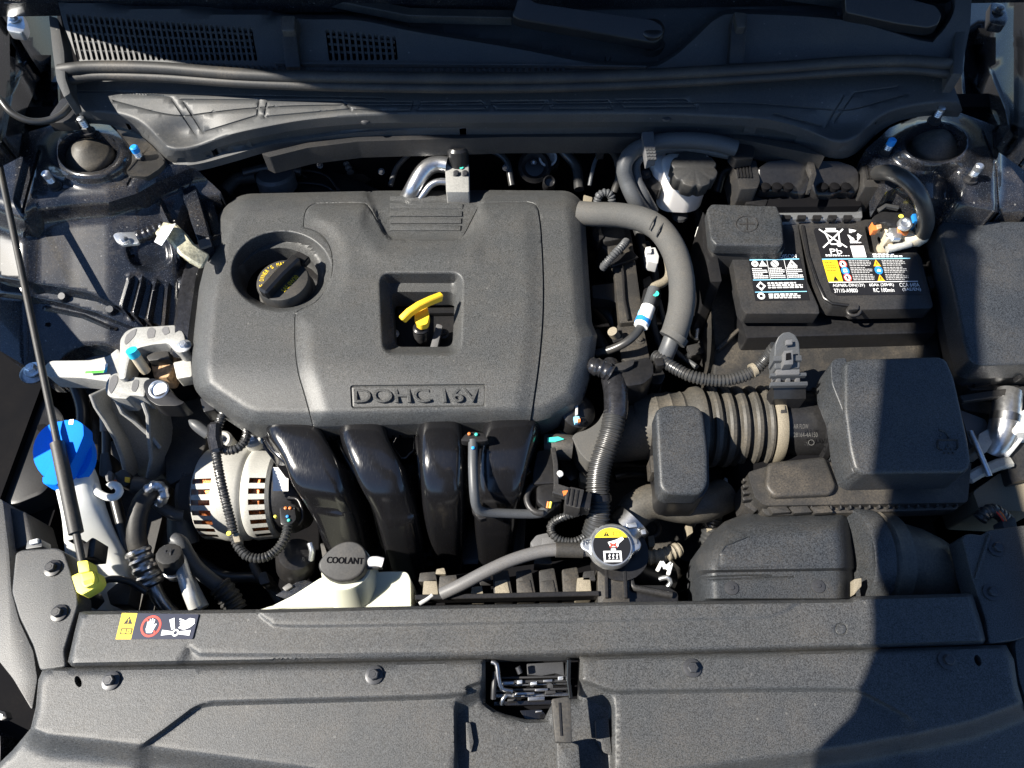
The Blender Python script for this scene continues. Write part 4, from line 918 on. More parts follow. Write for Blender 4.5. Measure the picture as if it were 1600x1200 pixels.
# coolant reservoir
cr = T('coolant_reservoir', 'cream translucent coolant reservoir at the front edge left of centre', 'reservoir', (545, 930, .62))
slab('tank', [(408, 962), (418, 950), (458, 930), (502, 902), (520, 897), (570, 897), (595, 893), (636, 893), (642, 905), (643, 962)], lambda u, v: .745-.0003*(v-890), .12, 'cream_poly', cr, rnd=7, bev=.006, seg=3)
cn = P(548, 905, .735); lathe('neck', cn, (0, .25, 1), [(-.02, .036), (0, .034), (.024, .031), (.03, .030), (.03, 0)], 'cream_poly', cr, 36, 50)
tube('seam', [(408, 955, .728), (440, 948, .728), (540, 946, .727), (641, 944, .726)], .0025, 'cream_poly', cr, n=8)
cc = T('coolant_cap', 'black teardrop flip cap lettered COOLANT', 'cap', None, par=cr)
zcc = plane3((540, 848, .793), (540, 908, .783), (500, 880, .788))
slab('lid', [(497, 880), (506, 866), (524, 851), (540, 845), (556, 846), (568, 854), (574, 868), (572, 884), (564, 898), (548, 907), (528, 909), (510, 902), (498, 890)], zcc, .016, 'rubber', cc, rnd=7, bev=.003, seg=3)
a, b2, c = P(510, 880, zcc(510, 880)), P(569, 882, zcc(569, 882)), P(511, 872, zcc(511, 872))
relief('lettering', 'COOLANT', a+Vector((0, 0, .0002)), b2-a, c-a, (b2-a).length*.97, (c-a).length*1.3, 'deep_black', cc, ext=.0008)
slab('hinge', [(570, 870), (594, 868), (596, 886), (570, 886)], .772, .012, 'rubber', cc, rnd=2)
nz = T('overflow_nozzle', 'small white hose nozzle beside the coolant cap', 'nozzle', (592, 878, .765))
tube('nozzle', [(576, 878, .78), (588, 877, .78), (598, 879, .778)], .006, 'reservoir_white', nz, n=14)
tube('nozzle_pipe', [(570, 886, .775), (592, 885, .775)], .0035, 'conduit', nz, n=10)
rp = T('round_plug', 'glossy black cylindrical plug below the alternator', 'plug', (470, 868, .65))
lathe('plug', P(462, 866, .69), (.25, .12, 1), [(-.04, .026), (-.008, .026), (0, .022), (.003, .012), (.003, 0)], 'smooth_black', rp, 30)
tube('plug_band', [(484, 848, .715), (488, 862, .71), (486, 874, .70)], .004, 'zinc', rp, n=8)
# ================================================================== behind and right of the engine
eb = T('expansion_block', 'silver air conditioning block with two bolts and bent pipes at the firewall', 'pipe fitting', (712, 275, .82))
slab('block', [(695, 250), (732, 247), (733, 300), (697, 300)], .87, .03, 'cast_aluminium', eb, rnd=2)
lathe('cap_stub', P(716, 247, .875), (0, .3, 1), [(-.01, .016), (.014, .016), (.018, .013), (.018, 0)], 'smooth_black', eb, 20)
bolt(eb, 713, 272, .871, 6, 'black_bolt', name='bolt', tilt=(0, -.6, 1)); bolt(eb, 727, 272, .871, 6, 'black_bolt', name='bolt', tilt=(0, -.6, 1))
tube('pipe', [(700, 258, .87), (684, 256, .87), (668, 262, .868), (656, 276, .862), (645, 296, .85), (636, 312, .83)], .0125, 'bright_aluminium', eb, n=18)
tube('pipe', [(698, 284, .86), (684, 284, .86), (672, 290, .856), (664, 300, .85), (656, 312, .84)], .0052, 'bright_aluminium', eb, n=12)
lathe('green_mark', P(721, 262, .8715), (0, 0, 1), [(0, .003), (.0008, .003), (.0008, 0)], 'teal_paint', eb, 8)
# things deep against the firewall
def stuffbox(name, label, cat, pts, z, d, m, **k):
    t = T(name, label, cat, (sum(p[0] for p in pts)/len(pts), sum(p[1] for p in pts)/len(pts), z-d)); slab(name+'_body', pts, z, d, m, t, **k); return t
hb = T('heat_shield', 'dark pressed heat shield sheets behind the engine cover', 'heat shield', (460, 290, .72))
slab('shield', [(360, 262), (470, 246), (560, 282), (600, 300), (400, 310), (350, 290)], .80, .02, 'smooth_black', hb, rnd=6)
for (p0, p1, p2) in (((410, 262, .805), (500, 270, .805), (530, 298, .80)), ((430, 285, .805), (500, 288, .805), (528, 304, .80)), ((395, 250, .806), (450, 262, .806), (480, 278, .80))): tube('crease', [p0, p1, p2], .0018, 'grey_bolt', hb, n=6)
lathe('sensor', P(435, 292, .81), (0, .2, 1), [(0, .03), (.02, .03), (.024, .026), (.024, 0)], 'harness_grey', hb, 24)
wm = T('wiper_motor', 'dark round motor housing hidden under the cowl edge', 'motor', (545, 245, .74))
lathe('housing', P(545, 238, .80), (0, -.4, 1), [(-.05, .06), (0, .06), (.01, .05), (.012, .02), (.012, 0)], 'smooth_black', wm, 36)
tube('bracket', [(540, 240, .82), (542, 255, .815), (548, 270, .81)], .006, 'harness_grey', wm, n=10, corr=(.008, .0015))
hx_ = T('heater_pipes', 'dark round pipe stubs on the firewall right of the silver block', 'pipe', (850, 260, .78))
for u, v, r in ((835, 262, .026), (858, 252, .016), (858, 286, .010)): lathe('stub', P(u, v, .83), (0, -.7, 1), [(-.03, r), (.01, r), (.014, r*.8), (.006, r*.55), (.006, 0)], 'smooth_black', hx_, 24)
lathe('white_ring', P(856, 247, .842), (0, -.5, 1), [(0, .014), (.002, .014), (.002, .011), (0, .011)], 'print_grey', hx_, 24)
bolt(hx_, 834, 254, .84, 5, 'zinc', name='bolt')
tube('wire', [(938, 236, .87), (930, 252, .865), (925, 270, .86), (921, 290, .85)], .003, 'harness_grey', hx_, n=8)
# twin hoses behind the brake reservoir
th = T('vacuum_hose', 'pair of grey rubber hoses curving behind the brake fluid reservoir', 'hose', (985, 250, .80))
tube('hose', [(1150, 232, .91), (1110, 222, .915), (1060, 219, .915), (1020, 224, .91), (990, 236, .90), (976, 256, .89), (978, 280, .87), (992, 312, .85), (1010, 335, .82)], .0115, 'harness_grey', th, n=16)
tube('hose', [(1140, 242, .895), (1080, 231, .90), (1040, 232, .895), (1010, 240, .89), (994, 255, .88), (996, 280, .865), (1008, 305, .85), (1022, 330, .82)], .007, 'harness_grey', th, n=12)
cl = slab('clamp', [(1003, 206), (1021, 205), (1026, 246), (1010, 252)], .925, .014, 'grey_plastic', th, rnd=2)
for k in range(4):
    for j in range(3): slab('clamp_pad', [(1009+j*5+k*.7, 231+k*5), (1013+j*5+k*.7, 230.5+k*5), (1013.5+j*5+k*.7, 234+k*5), (1009.5+j*5+k*.7, 234.5+k*5)], .9265, .002, 'harness_grey', cl, bev=0)
slab('hose_saddle', [(1148, 216), (1165, 214), (1180, 232), (1178, 246), (1150, 250), (1140, 240)], .905, .015, 'smooth_black', th, rnd=3)
# brake fluid reservoir
br = T('brake_reservoir', 'white brake fluid reservoir below a black lobed cap', 'reservoir', (1072, 300, .80))
slab('tank', [(1034, 244), (1048, 236), (1110, 240), (1113, 262), (1107, 278), (1088, 284), (1052, 282), (1038, 274)], .872, .064, 'reservoir_white', br, rnd=9, bev=.006, seg=3)
slab('flank', [(1018, 244), (1040, 236), (1044, 272), (1030, 270), (1022, 262)], .865, .04, 'reservoir_white', br, rnd=4, bev=.003)
bc = T('brake_cap', 'black lobed screw cap', 'cap', None, par=br)
bo = P(1085, 262, .895); Rb = 37*mpp(1085, 262, .895)
lathe('cap', bo, (0, -.12, 1), [(-.026, Rb*.92), (-.024, Rb*.97), (-.004, Rb), (-.001, Rb*.97), (0, Rb*.92), (0, 0)], 'rubber', bc, 96, ang=40, wob=lambda a: 1-.11*max(0, math.cos(a*8))**2)
bk = T('booster_bracket', 'black bracket with bolt left of the brake reservoir', 'bracket', (1010, 275, .80))
slab('plate', [(998, 265), (1015, 262), (1024, 276), (1036, 290), (1030, 298), (1008, 292)], .85, .02, 'smooth_black', bk, rnd=4)
bolt(bk, 1008, 273, .851, 9, 'grey_bolt', name='bolt')
bolt(bk, 1062, 338, .79, 13, 'grey_bolt', 'button', 'strut_bolt')
# heater hose in foam sleeve
hh = T('foam_hose', 'fat grey foam sleeved hose curving from the engine cover rear corner', 'hose', (1060, 430, .78))
tube('sleeve', [(905, 333, .845), (930, 335, .85), (965, 336, .855), (1000, 342, .86), (1028, 356, .863), (1050, 385, .865), (1062, 420, .863), (1066, 455, .857), (1063, 490, .848), (1052, 526, .835)], .0175, 'foam', hh, n=22)
tube('hose', [(1054, 518, .832), (1044, 545, .82), (1034, 568, .80)], .0115, 'harness_grey', hh, n=16)
tube('end_lip', [(1056, 522, .838), (1050, 531, .834)], .0192, 'foam', hh, n=22)
for (u, v) in ((1022, 346), (1033, 357)): tube('fold', [(u-8, v+12, .874), (u-4, v+2, .882), (u+3, v-8, .880)], .0016, 'foam', hh, n=8)
# thin sensor hose
pv = T('purge_hose', 'thin hose with white and blue quick connector right of the engine cover', 'hose', (985, 520, .78))
tube('hose', [(932, 552, .80), (955, 546, .81), (978, 535, .82), (995, 520, .825), (1004, 506, .828)], .0058, 'conduit', pv, n=14)
tube('connector', [(1001, 510, .829), (1007, 496, .831), (1013, 480, .833)], .0098, 'tag_white', pv, n=18)
tube('blue_band', [(1002.5, 506, .8295), (1005.5, 499, .830)], .0104, 'print_blue', pv, n=18)
tube('blue_band', [(1007.5, 494, .8305), (1009, 490, .831)], .0104, 'print_skyblue', pv, n=18)
tube('coupling', [(1011, 484, .832), (1016, 470, .834), (1022, 452, .836)], .0088, 'harness_grey', pv, n=16)
slab('clip', [(1006, 452), (1012, 449), (1030, 456), (1034, 456), (1030, 478), (1025, 478), (1022, 488), (1014, 470), (1004, 468)], .828, .02, 'smooth_black', pv, rnd=2)
tube('upper_hose', [(1018, 460, .834), (1022, 448, .836), (1034, 443, .836), (1044, 434, .836), (1046, 420, .836), (1042, 400, .834), (1034, 380, .83), (1030, 372, .83)], .0062, 'tan_plastic', pv, n=12)
lathe('teal_mark', P(1024, 459, .842), (0, 0, 1), [(0, .005), (.001, .005), (.001, 0)], 'teal_paint', pv, 8)
# ignition rail and coils right of the cover
ir = T('wiring_rail', 'dusty black wiring duct running beside the right edge of the engine cover', 'wiring duct', (975, 450, .74))
slab('duct', [(932, 348), (975, 346), (984, 352), (992, 400), (1003, 480), (1003, 502), (968, 505), (960, 430), (952, 400), (936, 380)], .80, .05, 'dusty_black', ir, rnd=4, bev=.003)
slab('duct_lid', [(936, 349), (966, 347), (978, 360), (976, 372), (942, 378)], .812, .02, 'black_plastic', ir, rnd=5, bev=.003)
bar('seam', [(968, 392, .803), (973, 430, .803), (976, 470, .803), (982, 500, .803)], .003, .006, 'smooth_black', ir)
bar('strap', [(952, 412, .805), (975, 405, .807), (992, 398, .805)], .016, .006, 'smooth_black', ir)
slab('duct_lower', [(964, 506), (1004, 502), (1016, 560), (1000, 580), (970, 560)], .79, .06, 'dusty_black', ir, rnd=4, bev=.003)
bolt(ir, 1000, 532, .79, 7, 'dusty_black', name='clip_head')
slab('cross_stay', [(925, 446), (960, 442), (966, 474), (952, 468), (926, 465)], .79, .02, 'black_plastic', ir, rnd=2)
slab('clip_stub', [(953, 520), (972, 514), (974, 530), (958, 536)], .80, .03, 'smooth_black', ir, rnd=3)
lathe('clip_pin', P(959, 521, .805), (-.5, 0, 1), [(-.01, .007), (.006, .007), (.006, 0)], 'tan_plastic', ir, 14)
ch = T('coil_lead', 'short silvery corrugated lead over the dusty wiring duct', 'cable', (960, 400, .79))
tube('conduit', [(940, 420, .81), (950, 408, .822), (962, 395, .828), (973, 384, .826), (978, 378, .815)], .0062, 'harness_grey', ch, corr=(.0042, .0012), n=12)
slab('plug', [(925, 353), (938, 352), (944, 370), (934, 378), (926, 370)], .815, .02, 'smooth_black', ch, rnd=2)
cb = T('loop_conduit', 'small corrugated loop behind the foam sleeved hose', 'cable', (945, 312, .80))
tube('conduit', [(933, 316, .84), (936, 306, .85), (945, 301, .853), (954, 305, .85), (957, 318, .84)], .0062, 'harness_grey', cb, corr=(.0045, .0014), n=12)
slab('sleeve_stub', [(912, 304), (926, 308), (924, 320), (910, 322)], .83, .02, 'tan_plastic', cb, rnd=2)
wp = T('white_plug', 'pale grey plastic plug deep behind the foam hose', 'connector', (1016, 400, .76))
slab('plug', [(1008, 388), (1024, 386), (1030, 400), (1028, 412), (1012, 408)], .80, .02, 'print_grey', wp, rnd=2)
slab('plug_nose', [(1009, 386), (1017, 385), (1018, 394), (1010, 395)], .806, .01, 'tag_white', wp, rnd=1)
# thermostat housing corner and taped lead
th2 = T('coolant_housing', 'black plastic coolant outlet housing in front of the wiring duct', 'housing', (985, 595, .70))
slab('housing', [(968, 572), (985, 562), (1015, 556), (1022, 568), (1022, 586), (1006, 600), (980, 604), (970, 596)], .825, .07, 'smooth_black', th2, rnd=6, bev=.005)
slab('rim', [(956, 570), (970, 566), (992, 560), (990, 570), (975, 578), (958, 578)], .832, .01, 'black_plastic', th2, rnd=3)
tube('tape_ball', [(922, 571, .825, .011), (930, 573, .827, .0125), (943, 577, .828, .0125), (955, 584, .826, .012)], .0125, 'tape', th2, n=16, corr=(.007, .0012))
slab('side_plug', [(1016, 578), (1032, 572), (1040, 586), (1034, 600), (1018, 600)], .77, .03, 'smooth_black', th2, rnd=3)
# big conduit
bh = T('main_harness', 'thick black corrugated harness dropping past the intake duct', 'cable', (945, 720, .70))
tube('taped_top', [(952, 572, .80, .014), (957, 590, .812, .0155), (962, 612, .815, .016), (963, 640, .813, .0158), (961, 652, .811, .0155)], .016, 'tape', bh, n=18)
tube('conduit', [(961, 645, .812), (956, 672, .808), (947, 700, .80), (938, 728, .792), (934, 755, .785), (935, 785, .778), (934, 810, .77), (926, 838, .755)], .0150, 'conduit', bh, corr=(.0046, .0016), n=18)
tube('band', [(934, 775, .7815), (935, 785, .779)], .0172, 'smooth_black', bh, n=20)
# knock sensor plug by the cover corner
rb = T('round_sensor', 'round glossy black cap with blue tag at the front right corner of the engine cover', 'sensor', (908, 645, .77))
lathe('cap', P(905, 640, .80), (.3, -.1, 1), [(-.03, .024), (-.004, .024), (0, .020), (.003, .01), (.003, 0)], 'smooth_black', rb, 28)
slab('tag', [(896, 651), (905, 650), (907, 659), (898, 661)], .808, .006, 'print_skyblue', rb, rnd=1)
slab('latch', [(899, 634), (903, 633), (903, 648), (899, 648)], .81, .006, 'print_grey', rb, rnd=1)
slab('lock', [(902, 655), (907, 654), (907, 659), (903, 660)], .8085, .004, 'orange_plastic', rb, bev=0)
# ================================================================== intake tract, axis across the car
IZ = .745
def xaxis(u, v, z=IZ): return P(u, v, z)
s_ = mpp(1100, 640, .78)
ih = T('intake_hose', 'dusty black ribbed intake hose between throttle and airflow sensor', 'intake hose', (1110, 668, .66))
c0 = xaxis(1000, 668); c0.x = P(1000, 640, .78).x; X = lambda px: (px-1000)*s_
R = 60*s_
prof = [(X(992), R*.80), (X(1000), R*.86), (X(1008), R*.90), (X(1022), R*.96), (X(1026), R*1.0), (X(1030), R*.98), (X(1044), R*1.0), (X(1048), R*1.035), (X(1052), R*1.0), (X(1064), R*1.0), (X(1068), R*1.035), (X(1072), R*1.0), (X(1078), R*1.02), (X(1086), R*1.14), (X(1096), R*1.17)]
for k in range(5):
    b = 1100+k*20.5; prof += [(X(b), R*1.16), (X(b+3), R*.98), (X(b+6), R*.96), (X(b+9), R*1.00), (X(b+11), R*1.15), (X(b+15), R*1.18), (X(b+18.5), R*1.165)]
prof += [(X(1203), R*1.0), (X(1206), R*.95), (X(1212), R*.95)]
prof = [(h, r*.93) for h, r in prof]
lathe('bellows', c0, AX, prof, 'dusty_rubber', ih, 56, ang=32)
tube('elbow', [(1006, 672, IZ, .040), (988, 676, IZ-.002, .039), (966, 682, IZ-.006, .036), (945, 688, IZ-.008, .032), (922, 694, IZ-.012, .026), (900, 697, IZ-.014, .021)], .04, 'dusty_rubber', ih, n=30, ang=60)
slab('elbow_gusset', [(893, 683), (900, 676), (918, 671), (934, 660), (944, 642), (952, 636), (958, 660), (945, 704), (922, 724), (906, 708)], .795, .05, 'foam', ih, rnd=8, bev=.012, seg=4)
lathe('clamp', c0, AX, [(X(1204), R*.94), (X(1204), R*1.06), (X(1208), R*1.08), (X(1216), R*1.08), (X(1221), R*1.05), (X(1221), R*.94)], 'tan_plastic', ih, 48)
slab('clamp_screw', [(1218, 634), (1228, 633), (1230, 645), (1220, 646)], .80, .015, 'black_plastic', ih, rnd=2)
vt = T('vapour_stub', 'short black hose stub with a teal tip beside the intake elbow', 'hose', (870, 700, .70))
tube('stub', [(894, 700, .778, .017), (872, 698, .778, .017), (852, 698, .776, .0165)], .02, 'rubber', vt, n=22)
slab('teal_tip', [(855, 684), (872, 682), (882, 686), (868, 690), (855, 690)], .797, .004, 'teal_paint', vt, rnd=1)
slab('bright_tab', [(872, 672), (896, 668), (900, 676), (880, 680)], .76, .008, 'zinc', vt, rnd=2)
# resonator box standing on the hose
rs = T('resonator_box', 'black rounded resonator box standing in front of the ribbed intake hose', 'resonator', (1068, 740, .75))
slab('lid', [(1024, 640), (1040, 632), (1086, 632), (1099, 642), (1106, 700), (1107, 755), (1096, 772), (1040, 772), (1030, 760)], plane3((1065, 640, .842), (1065, 765, .830), (1030, 700, .836)), .030, 'duct_plastic', rs, rnd=12, bev=.013, seg=5, ang=50)
slab('base', [(1024, 644), (1040, 636), (1088, 636), (1101, 646), (1108, 704), (1109, 760), (1098, 779), (1042, 779), (1031, 768)], .812, .06, 'smooth_black', rs, rnd=10, bev=.003)
D = Decal(P(1054, 781.5, .80), P(1086, 781.5, .80), P(1086, 777.5, .806), P(1054, 777.5, .806), .003); D.greek(.02, .1, .98, .9, 1, 'print_grey', .8); D.build('stamp', rs)
slab('lug', [(1016, 712), (1026, 710), (1027, 738), (1018, 738)], .80, .03, 'dusty_black', rs, rnd=2)
# air flow sensor
ms = T('airflow_sensor', 'black airflow sensor tube printed AIR FLOW between hose and filter box', 'sensor', (1255, 665, .68))
R2 = 52*s_
lathe('tube', c0, AX, [(X(1212), R2*.96), (X(1216), R2), (X(1281), R2*1.02), (X(1283), R2*1.16), (X(1291), R2*1.18), (X(1293), R2*1.1)], 'smooth_black', ms, 48)
lathe('flange', c0, AX, [(X(1293), R2*1.12), (X(1295), R2*1.20), (X(1330), R2*1.16), (X(1345), R2*1.0)], 'duct_plastic', ms, 48)
bolt(ms, 1277, 723, .762, 8, 'zinc', name='bolt', tilt=(0, -.7, .7))
D = Decal(P(1238, 672, .800), P(1276, 672, .800), P(1276, 662, .803), P(1238, 662, .803), .003)
D.text('AIR FLOW', .02, .2, .62, .9, 'foam'); D.build('print', ms)
D = Decal(P(1238, 684, .797), P(1276, 684, .797), P(1276, 675, .80), P(1238, 675, .80), .003); D.text('28164-4A150', .02, .1, 1, .9, 'foam'); D.build('print', ms)
D = Decal(P(1261, 696, .79), P(1271, 696, .79), P(1271, 687, .793), P(1261, 687, .793), .003); D.ring(.5, .5, .4, .5, 'foam'); D.build('print', ms)
def stack(name, u, v0, v1, hw, z0, z1, d, m, par, rnd=1, bev=.001, seg=2): return slab(name, [(u-hw, v0), (u+hw, v0-1), (u+hw+.5, v1-1), (u-hw, v1)], plane3((u, v0, z0), (u, v1, z1), (u-hw, v0, z0)), d, m, par, rnd=rnd, bev=bev, seg=seg)
stack('socket_base', 1234, 598, 624, 25, .834, .815, .03, 'smooth_black', ms, 1)
stack('socket_plate', 1233, 597, 603, 29, .842, .838, .006, 'harness_grey', ms, 1)
stack('socket_post', 1232, 586, 599, 19, .846, .836, .02, 'deep_black', ms, 1)
for u in (1217, 1232, 1247): stack('socket_web', u, 587, 599, 3, .849, .839, .01, 'grey_plastic', ms, 0)
stack('socket_plate', 1232, 583, 588, 28, .854, .851, .006, 'harness_grey', ms, 1)
mc = T('airflow_connector', 'grey domed airflow connector with a corrugated lead', 'connector', (1230, 545, .80))
stack('neck', 1231, 572, 586, 18, .862, .854, .02, 'grey_plastic', mc, 1)
slab('dome', [(1210, 560), (1211, 538), (1216, 526), (1224, 519), (1234, 518), (1243, 523), (1249, 534), (1251, 558), (1250, 575), (1211, 576)], plane3((1230, 518, .890), (1230, 575, .862), (1210, 560, .869)), .022, 'harness_grey', mc, rnd=3, bev=.007, seg=4, ang=60)
stack('collar', 1230.5, 556, 564, 22, .875, .871, .02, 'harness_grey', mc, 1)
stack('latch', 1232, 548, 570, 7, .884, .872, .012, 'grey_plastic', mc, 1)
stack('latch_slot', 1232, 552, 562, 3.5, .8826, .8776, .002, 'deep_black', mc, 0, 0)
stack('latch_eye', 1233, 531, 539, 5, .889, .885, .003, 'grey_plastic', mc, 1, .0006)
tube('conduit', [(1022, 556, .81), (1034, 562, .815), (1052, 574, .82), (1078, 587, .822), (1105, 593, .822), (1135, 594, .824), (1165, 586, .828), (1185, 573, .835), (1200, 557, .845), (1212, 542, .862)], .0085, 'conduit', mc, corr=(.0045, .0014), n=14)
tube('joint', [(1174, 580, .833), (1180, 577, .834)], .0094, 'tan_plastic', mc, n=14)
slab('tie', [(1022, 560), (1036, 558), (1038, 570), (1026, 572)], .826, .02, 'smooth_black', mc, rnd=2)
# air filter box
ab_ = T('air_filter_box', 'large black air filter box half in shade at the right', 'air filter', (1400, 700, .66))
z_l = plane3((1390, 565, .862), (1390, 735, .840), (1300, 650, .853))
slab('lid_top', [(1320, 566), (1332, 560), (1468, 556), (1480, 562), (1492, 590), (1514, 690), (1519, 725), (1510, 738), (1348, 740), (1336, 732), (1328, 700), (1320, 640)], z_l, .05, 'duct_plastic', ab_, rnd=9, bev=.010, seg=4, ang=50, flare=.02)
slab('lid_shoulder', [(1298, 568), (1304, 560), (1322, 558), (1330, 600), (1340, 690), (1346, 742), (1332, 738), (1324, 700), (1316, 640), (1300, 600)], lambda u, v: z_l(u, v)-.006, .05, 'duct_plastic', ab_, rnd=5, bev=.006, seg=3)
slab('lid_lower', [(1168, 738), (1200, 728), (1300, 722), (1345, 740), (1510, 738), (1518, 720), (1512, 785), (1196, 790), (1180, 778)], .790, .03, 'dusty_black', ab_, rnd=6, bev=.008, seg=3)
slab('lid_step', [(1200, 722), (1290, 712), (1308, 760), (1300, 772), (1210, 776), (1196, 760)], .800, .04, 'dusty_black', ab_, rnd=8, bev=.008, seg=3)
slab('rim', [(1194, 784), (1300, 778), (1500, 774), (1503, 784), (1496, 796), (1300, 802), (1200, 806), (1190, 798)], .778, .02, 'dusty_black', ab_, rnd=4, bev=.002)
for k in range(20):
    u = 1205+k*15; vv = 784-(u-1200)*.025; bar('rim_rib', [(u, vv, .780), (u+2, vv+16, .780)], .0025, .012, 'black_plastic', ab_)
for k in range(3): slab('rim_clip', [(1200+k*33, 792), (1228+k*33, 790), (1236+k*33, 800), (1208+k*33, 802)], .786, .008, 'dusty_black', ab_, rnd=1)
slab('box_body', [(1150, 700), (1290, 690), (1515, 700), (1515, 780), (1190, 790), (1160, 770)], .745, .25, 'deep_black', ab_, rnd=8)
sc_ = mpp(1480, 690, z_l(1480, 690))
for pts in ([(1466, 688), (1466, 699), (1470, 702), (1473, 703)], [(1496, 688), (1497, 700), (1493, 702)], [(1466, 687), (1497, 687)], [(1468, 671), (1477, 675), (1482, 681), (1482, 685)], [(1470, 679), (1471, 681)]):
    tube('embossed_icon', [(u, v, z_l(u, v)+.0010) for u, v in pts], .0009, 'smooth_black', ab_, n=6)
for u, v in ((1476, 707), (1483, 708), (1490, 708), (1479, 701), (1486, 702), (1482, 696)): lathe('embossed_dot', P(u, v, z_l(u, v)), (0, 0, 1), [(0, .0018), (.0012, .0014), (.0012, 0)], 'black_plastic', ab_, 8)
slab('hinge_clip', [(1158, 760), (1172, 746), (1186, 742), (1196, 760), (1196, 784), (1180, 800), (1164, 790)], .77, .04, 'black_plastic', ab_, rnd=2)
for k in range(4): bar('clip_rib', [(1160, 752+k*10, .776), (1186, 748+k*10, .776)], .004, .01, 'dusty_black', ab_)
# front air duct
fd = T('air_duct', 'black front air duct with screwed flange leading into the filter box', 'air duct', (1270, 880, .68))
DL = [(1089, 935), (1086, 880), (1092, 858), (1108, 836), (1132, 815), (1170, 800), (1250, 796), (1324, 796), (1334, 830), (1338, 870), (1336, 935)]
def z_duct(u, v):
    d = -sd(u, v, DL+[(1340, 990), (1089, 990)]); z = .795-.045*(1-np.clip(d/34, 0, 1))**2.2
    z = z - .012*ss(below(u, v, [(1080, 893), (1130, 892), (1340, 889)]), -2, 3)
    z = z + .004*ss(sd(u, v, [(1126, 850), (1150, 836), (1320, 820), (1326, 884), (1122, 888)]), 2, -4)
    return z
dm = field('duct_shell', DL, z_duct, 'duct_plastic', fd, 6, lines=[([(1122, 886), (1124, 866), (1134, 852), (1165, 840)], 2, .002, False), ([(1096, 902), (1160, 899), (1205, 899)], 1.5, -.002, False), ([(1105, 906), (1240, 901)], 1.5, -.0015, False)], feats=[([(1080, 893), (1340, 889)], 4, False)], skirt=.05)
for u, v in ((1143, 919), (1278, 916)): bolt(dm, u, v, float(z_duct(np.array([u*1.]), np.array([v*1.]))[0]), 11, 'grey_bolt', 'pin', 'push_pin')
dc = P(1330, 872, .745); ax2 = (P(1400, 876, .74)-dc).normalized(); sd2 = mpp(1340, 872, .745)
lathe('duct_band', dc, ax2, [(-.004, 76*sd2), (0, 79*sd2), (26*sd2, 78*sd2), (27*sd2, 75*sd2)], 'duct_plastic', fd, 48)
lathe('flex_sleeve', dc, ax2, [(26*sd2, 76*sd2), (30*sd2, 73*sd2), (36*sd2, 77*sd2), (44*sd2, 74*sd2), (60*sd2, 74*sd2)], 'dusty_rubber', fd, 48)
tube('bend', [(1385, 876, .74, .050), (1420, 884, .735, .049), (1455, 902, .72, .047), (1485, 935, .70, .044), (1500, 980, .66, .042)], .05, 'dusty_rubber', fd, n=36, ang=60)
slab('duct_lip', [(1334, 905), (1346, 903), (1346, 916), (1340, 922), (1334, 930)], .79, .01, 'tan_plastic', fd, rnd=2)
# ================================================================== radiator hose, cap and fan shroud
rh = T('radiator_hose', 'dusty black radiator hose bending round to the filler neck', 'hose', (1010, 800, .66))
tube('hose', [(1130, 775, .715), (1095, 789, .73), (1060, 789, .735), (1030, 783, .737), (1005, 789, .735), (984, 808, .73), (970, 840, .715), (965, 860, .70)], .0235, 'dusty_rubber', rh, n=26)
tube('clamp', [(990, 812, .742), (975, 828, .738)], .0262, 'steel', rh, n=28)
slab('clamp_ear', [(979, 818), (993, 816), (996, 823), (982, 825)], .768, .006, 'zinc', rh, rnd=1)
slab('clamp_ear', [(1001, 828), (1008, 826), (1010, 834), (1003, 835)], .765, .006, 'zinc', rh, rnd=1)
fn = T('filler_neck', 'black radiator filler neck under the pressure cap', 'filler neck', (965, 890, .62))
slab('neck_base', [(934, 880), (945, 872), (978, 874), (984, 900), (984, 950), (934, 950)], .748, .09, 'dusty_black', fn, rnd=4, bev=.004)
slab('neck_flange', [(980, 905), (1000, 914), (1040, 914), (1060, 926), (1060, 950), (976, 950)], .738, .05, 'smooth_black', fn, rnd=5, bev=.004)
bar('neck_rib', [(947, 880, .75), (948, 935, .75)], .004, .006, 'smooth_black', fn); bar('neck_rib', [(975, 880, .75), (978, 935, .75)], .004, .006, 'smooth_black', fn)
tube('lower_hose', [(985, 880, .70), (1000, 892, .69), (1025, 900, .68), (1045, 904, .67)], .018, 'smooth_black', fn, n=20)
lathe('neck', P(968, 862, .752), (0, 0, 1), [(-.06, .032), (-.01, .032), (-.008, .036), (0, .036), (0, 0)], 'smooth_black', fn, 36)
tube('neck_rib', [(985, 892, .742), (988, 915, .742), (1000, 920, .742), (1050, 930, .742)], .004, 'black_plastic', fn, n=8)
rc = T('radiator_cap', 'silver eared radiator cap with black and yellow warning disc', 'cap', None, par=fn)
co = P(955, 855, .778); k_ = mpp(955, 855, .778)
EAR = [(908, 858), (906, 849), (910, 842), (922, 838), (930, 826), (943, 819), (957, 817), (972, 820), (984, 828), (990, 838), (999, 842), (1003, 850), (1000, 858), (990, 862), (984, 874), (972, 884), (957, 888), (942, 885), (929, 876), (921, 864)]
slab('cap_plate', EAR, .778, .010, 'zinc', rc, rnd=5, bev=.003, seg=3)
lathe('cap_top', co, (0, 0, 1), [(-.002, 34*k_), (.003, 33*k_), (.005, 31*k_), (.005, 0)], 'zinc', rc, 44)
D = Decal(co+Vector((-29*k_, -29*k_, .0052)), co+Vector((29*k_, -29*k_, .0052)), co+Vector((29*k_, 29*k_, .0052)), co+Vector((-29*k_, 29*k_, .0052)), .0004)
D.circ(.5, .5, .5, 'label_black', n=48)
a0 = math.asin(.46); D.poly([(.5+.5*math.cos(a0+(math.pi-2*a0)*t/24), .5+.5*math.sin(a0+(math.pi-2*a0)*t/24)) for t in range(25)], 'cap_yellow')
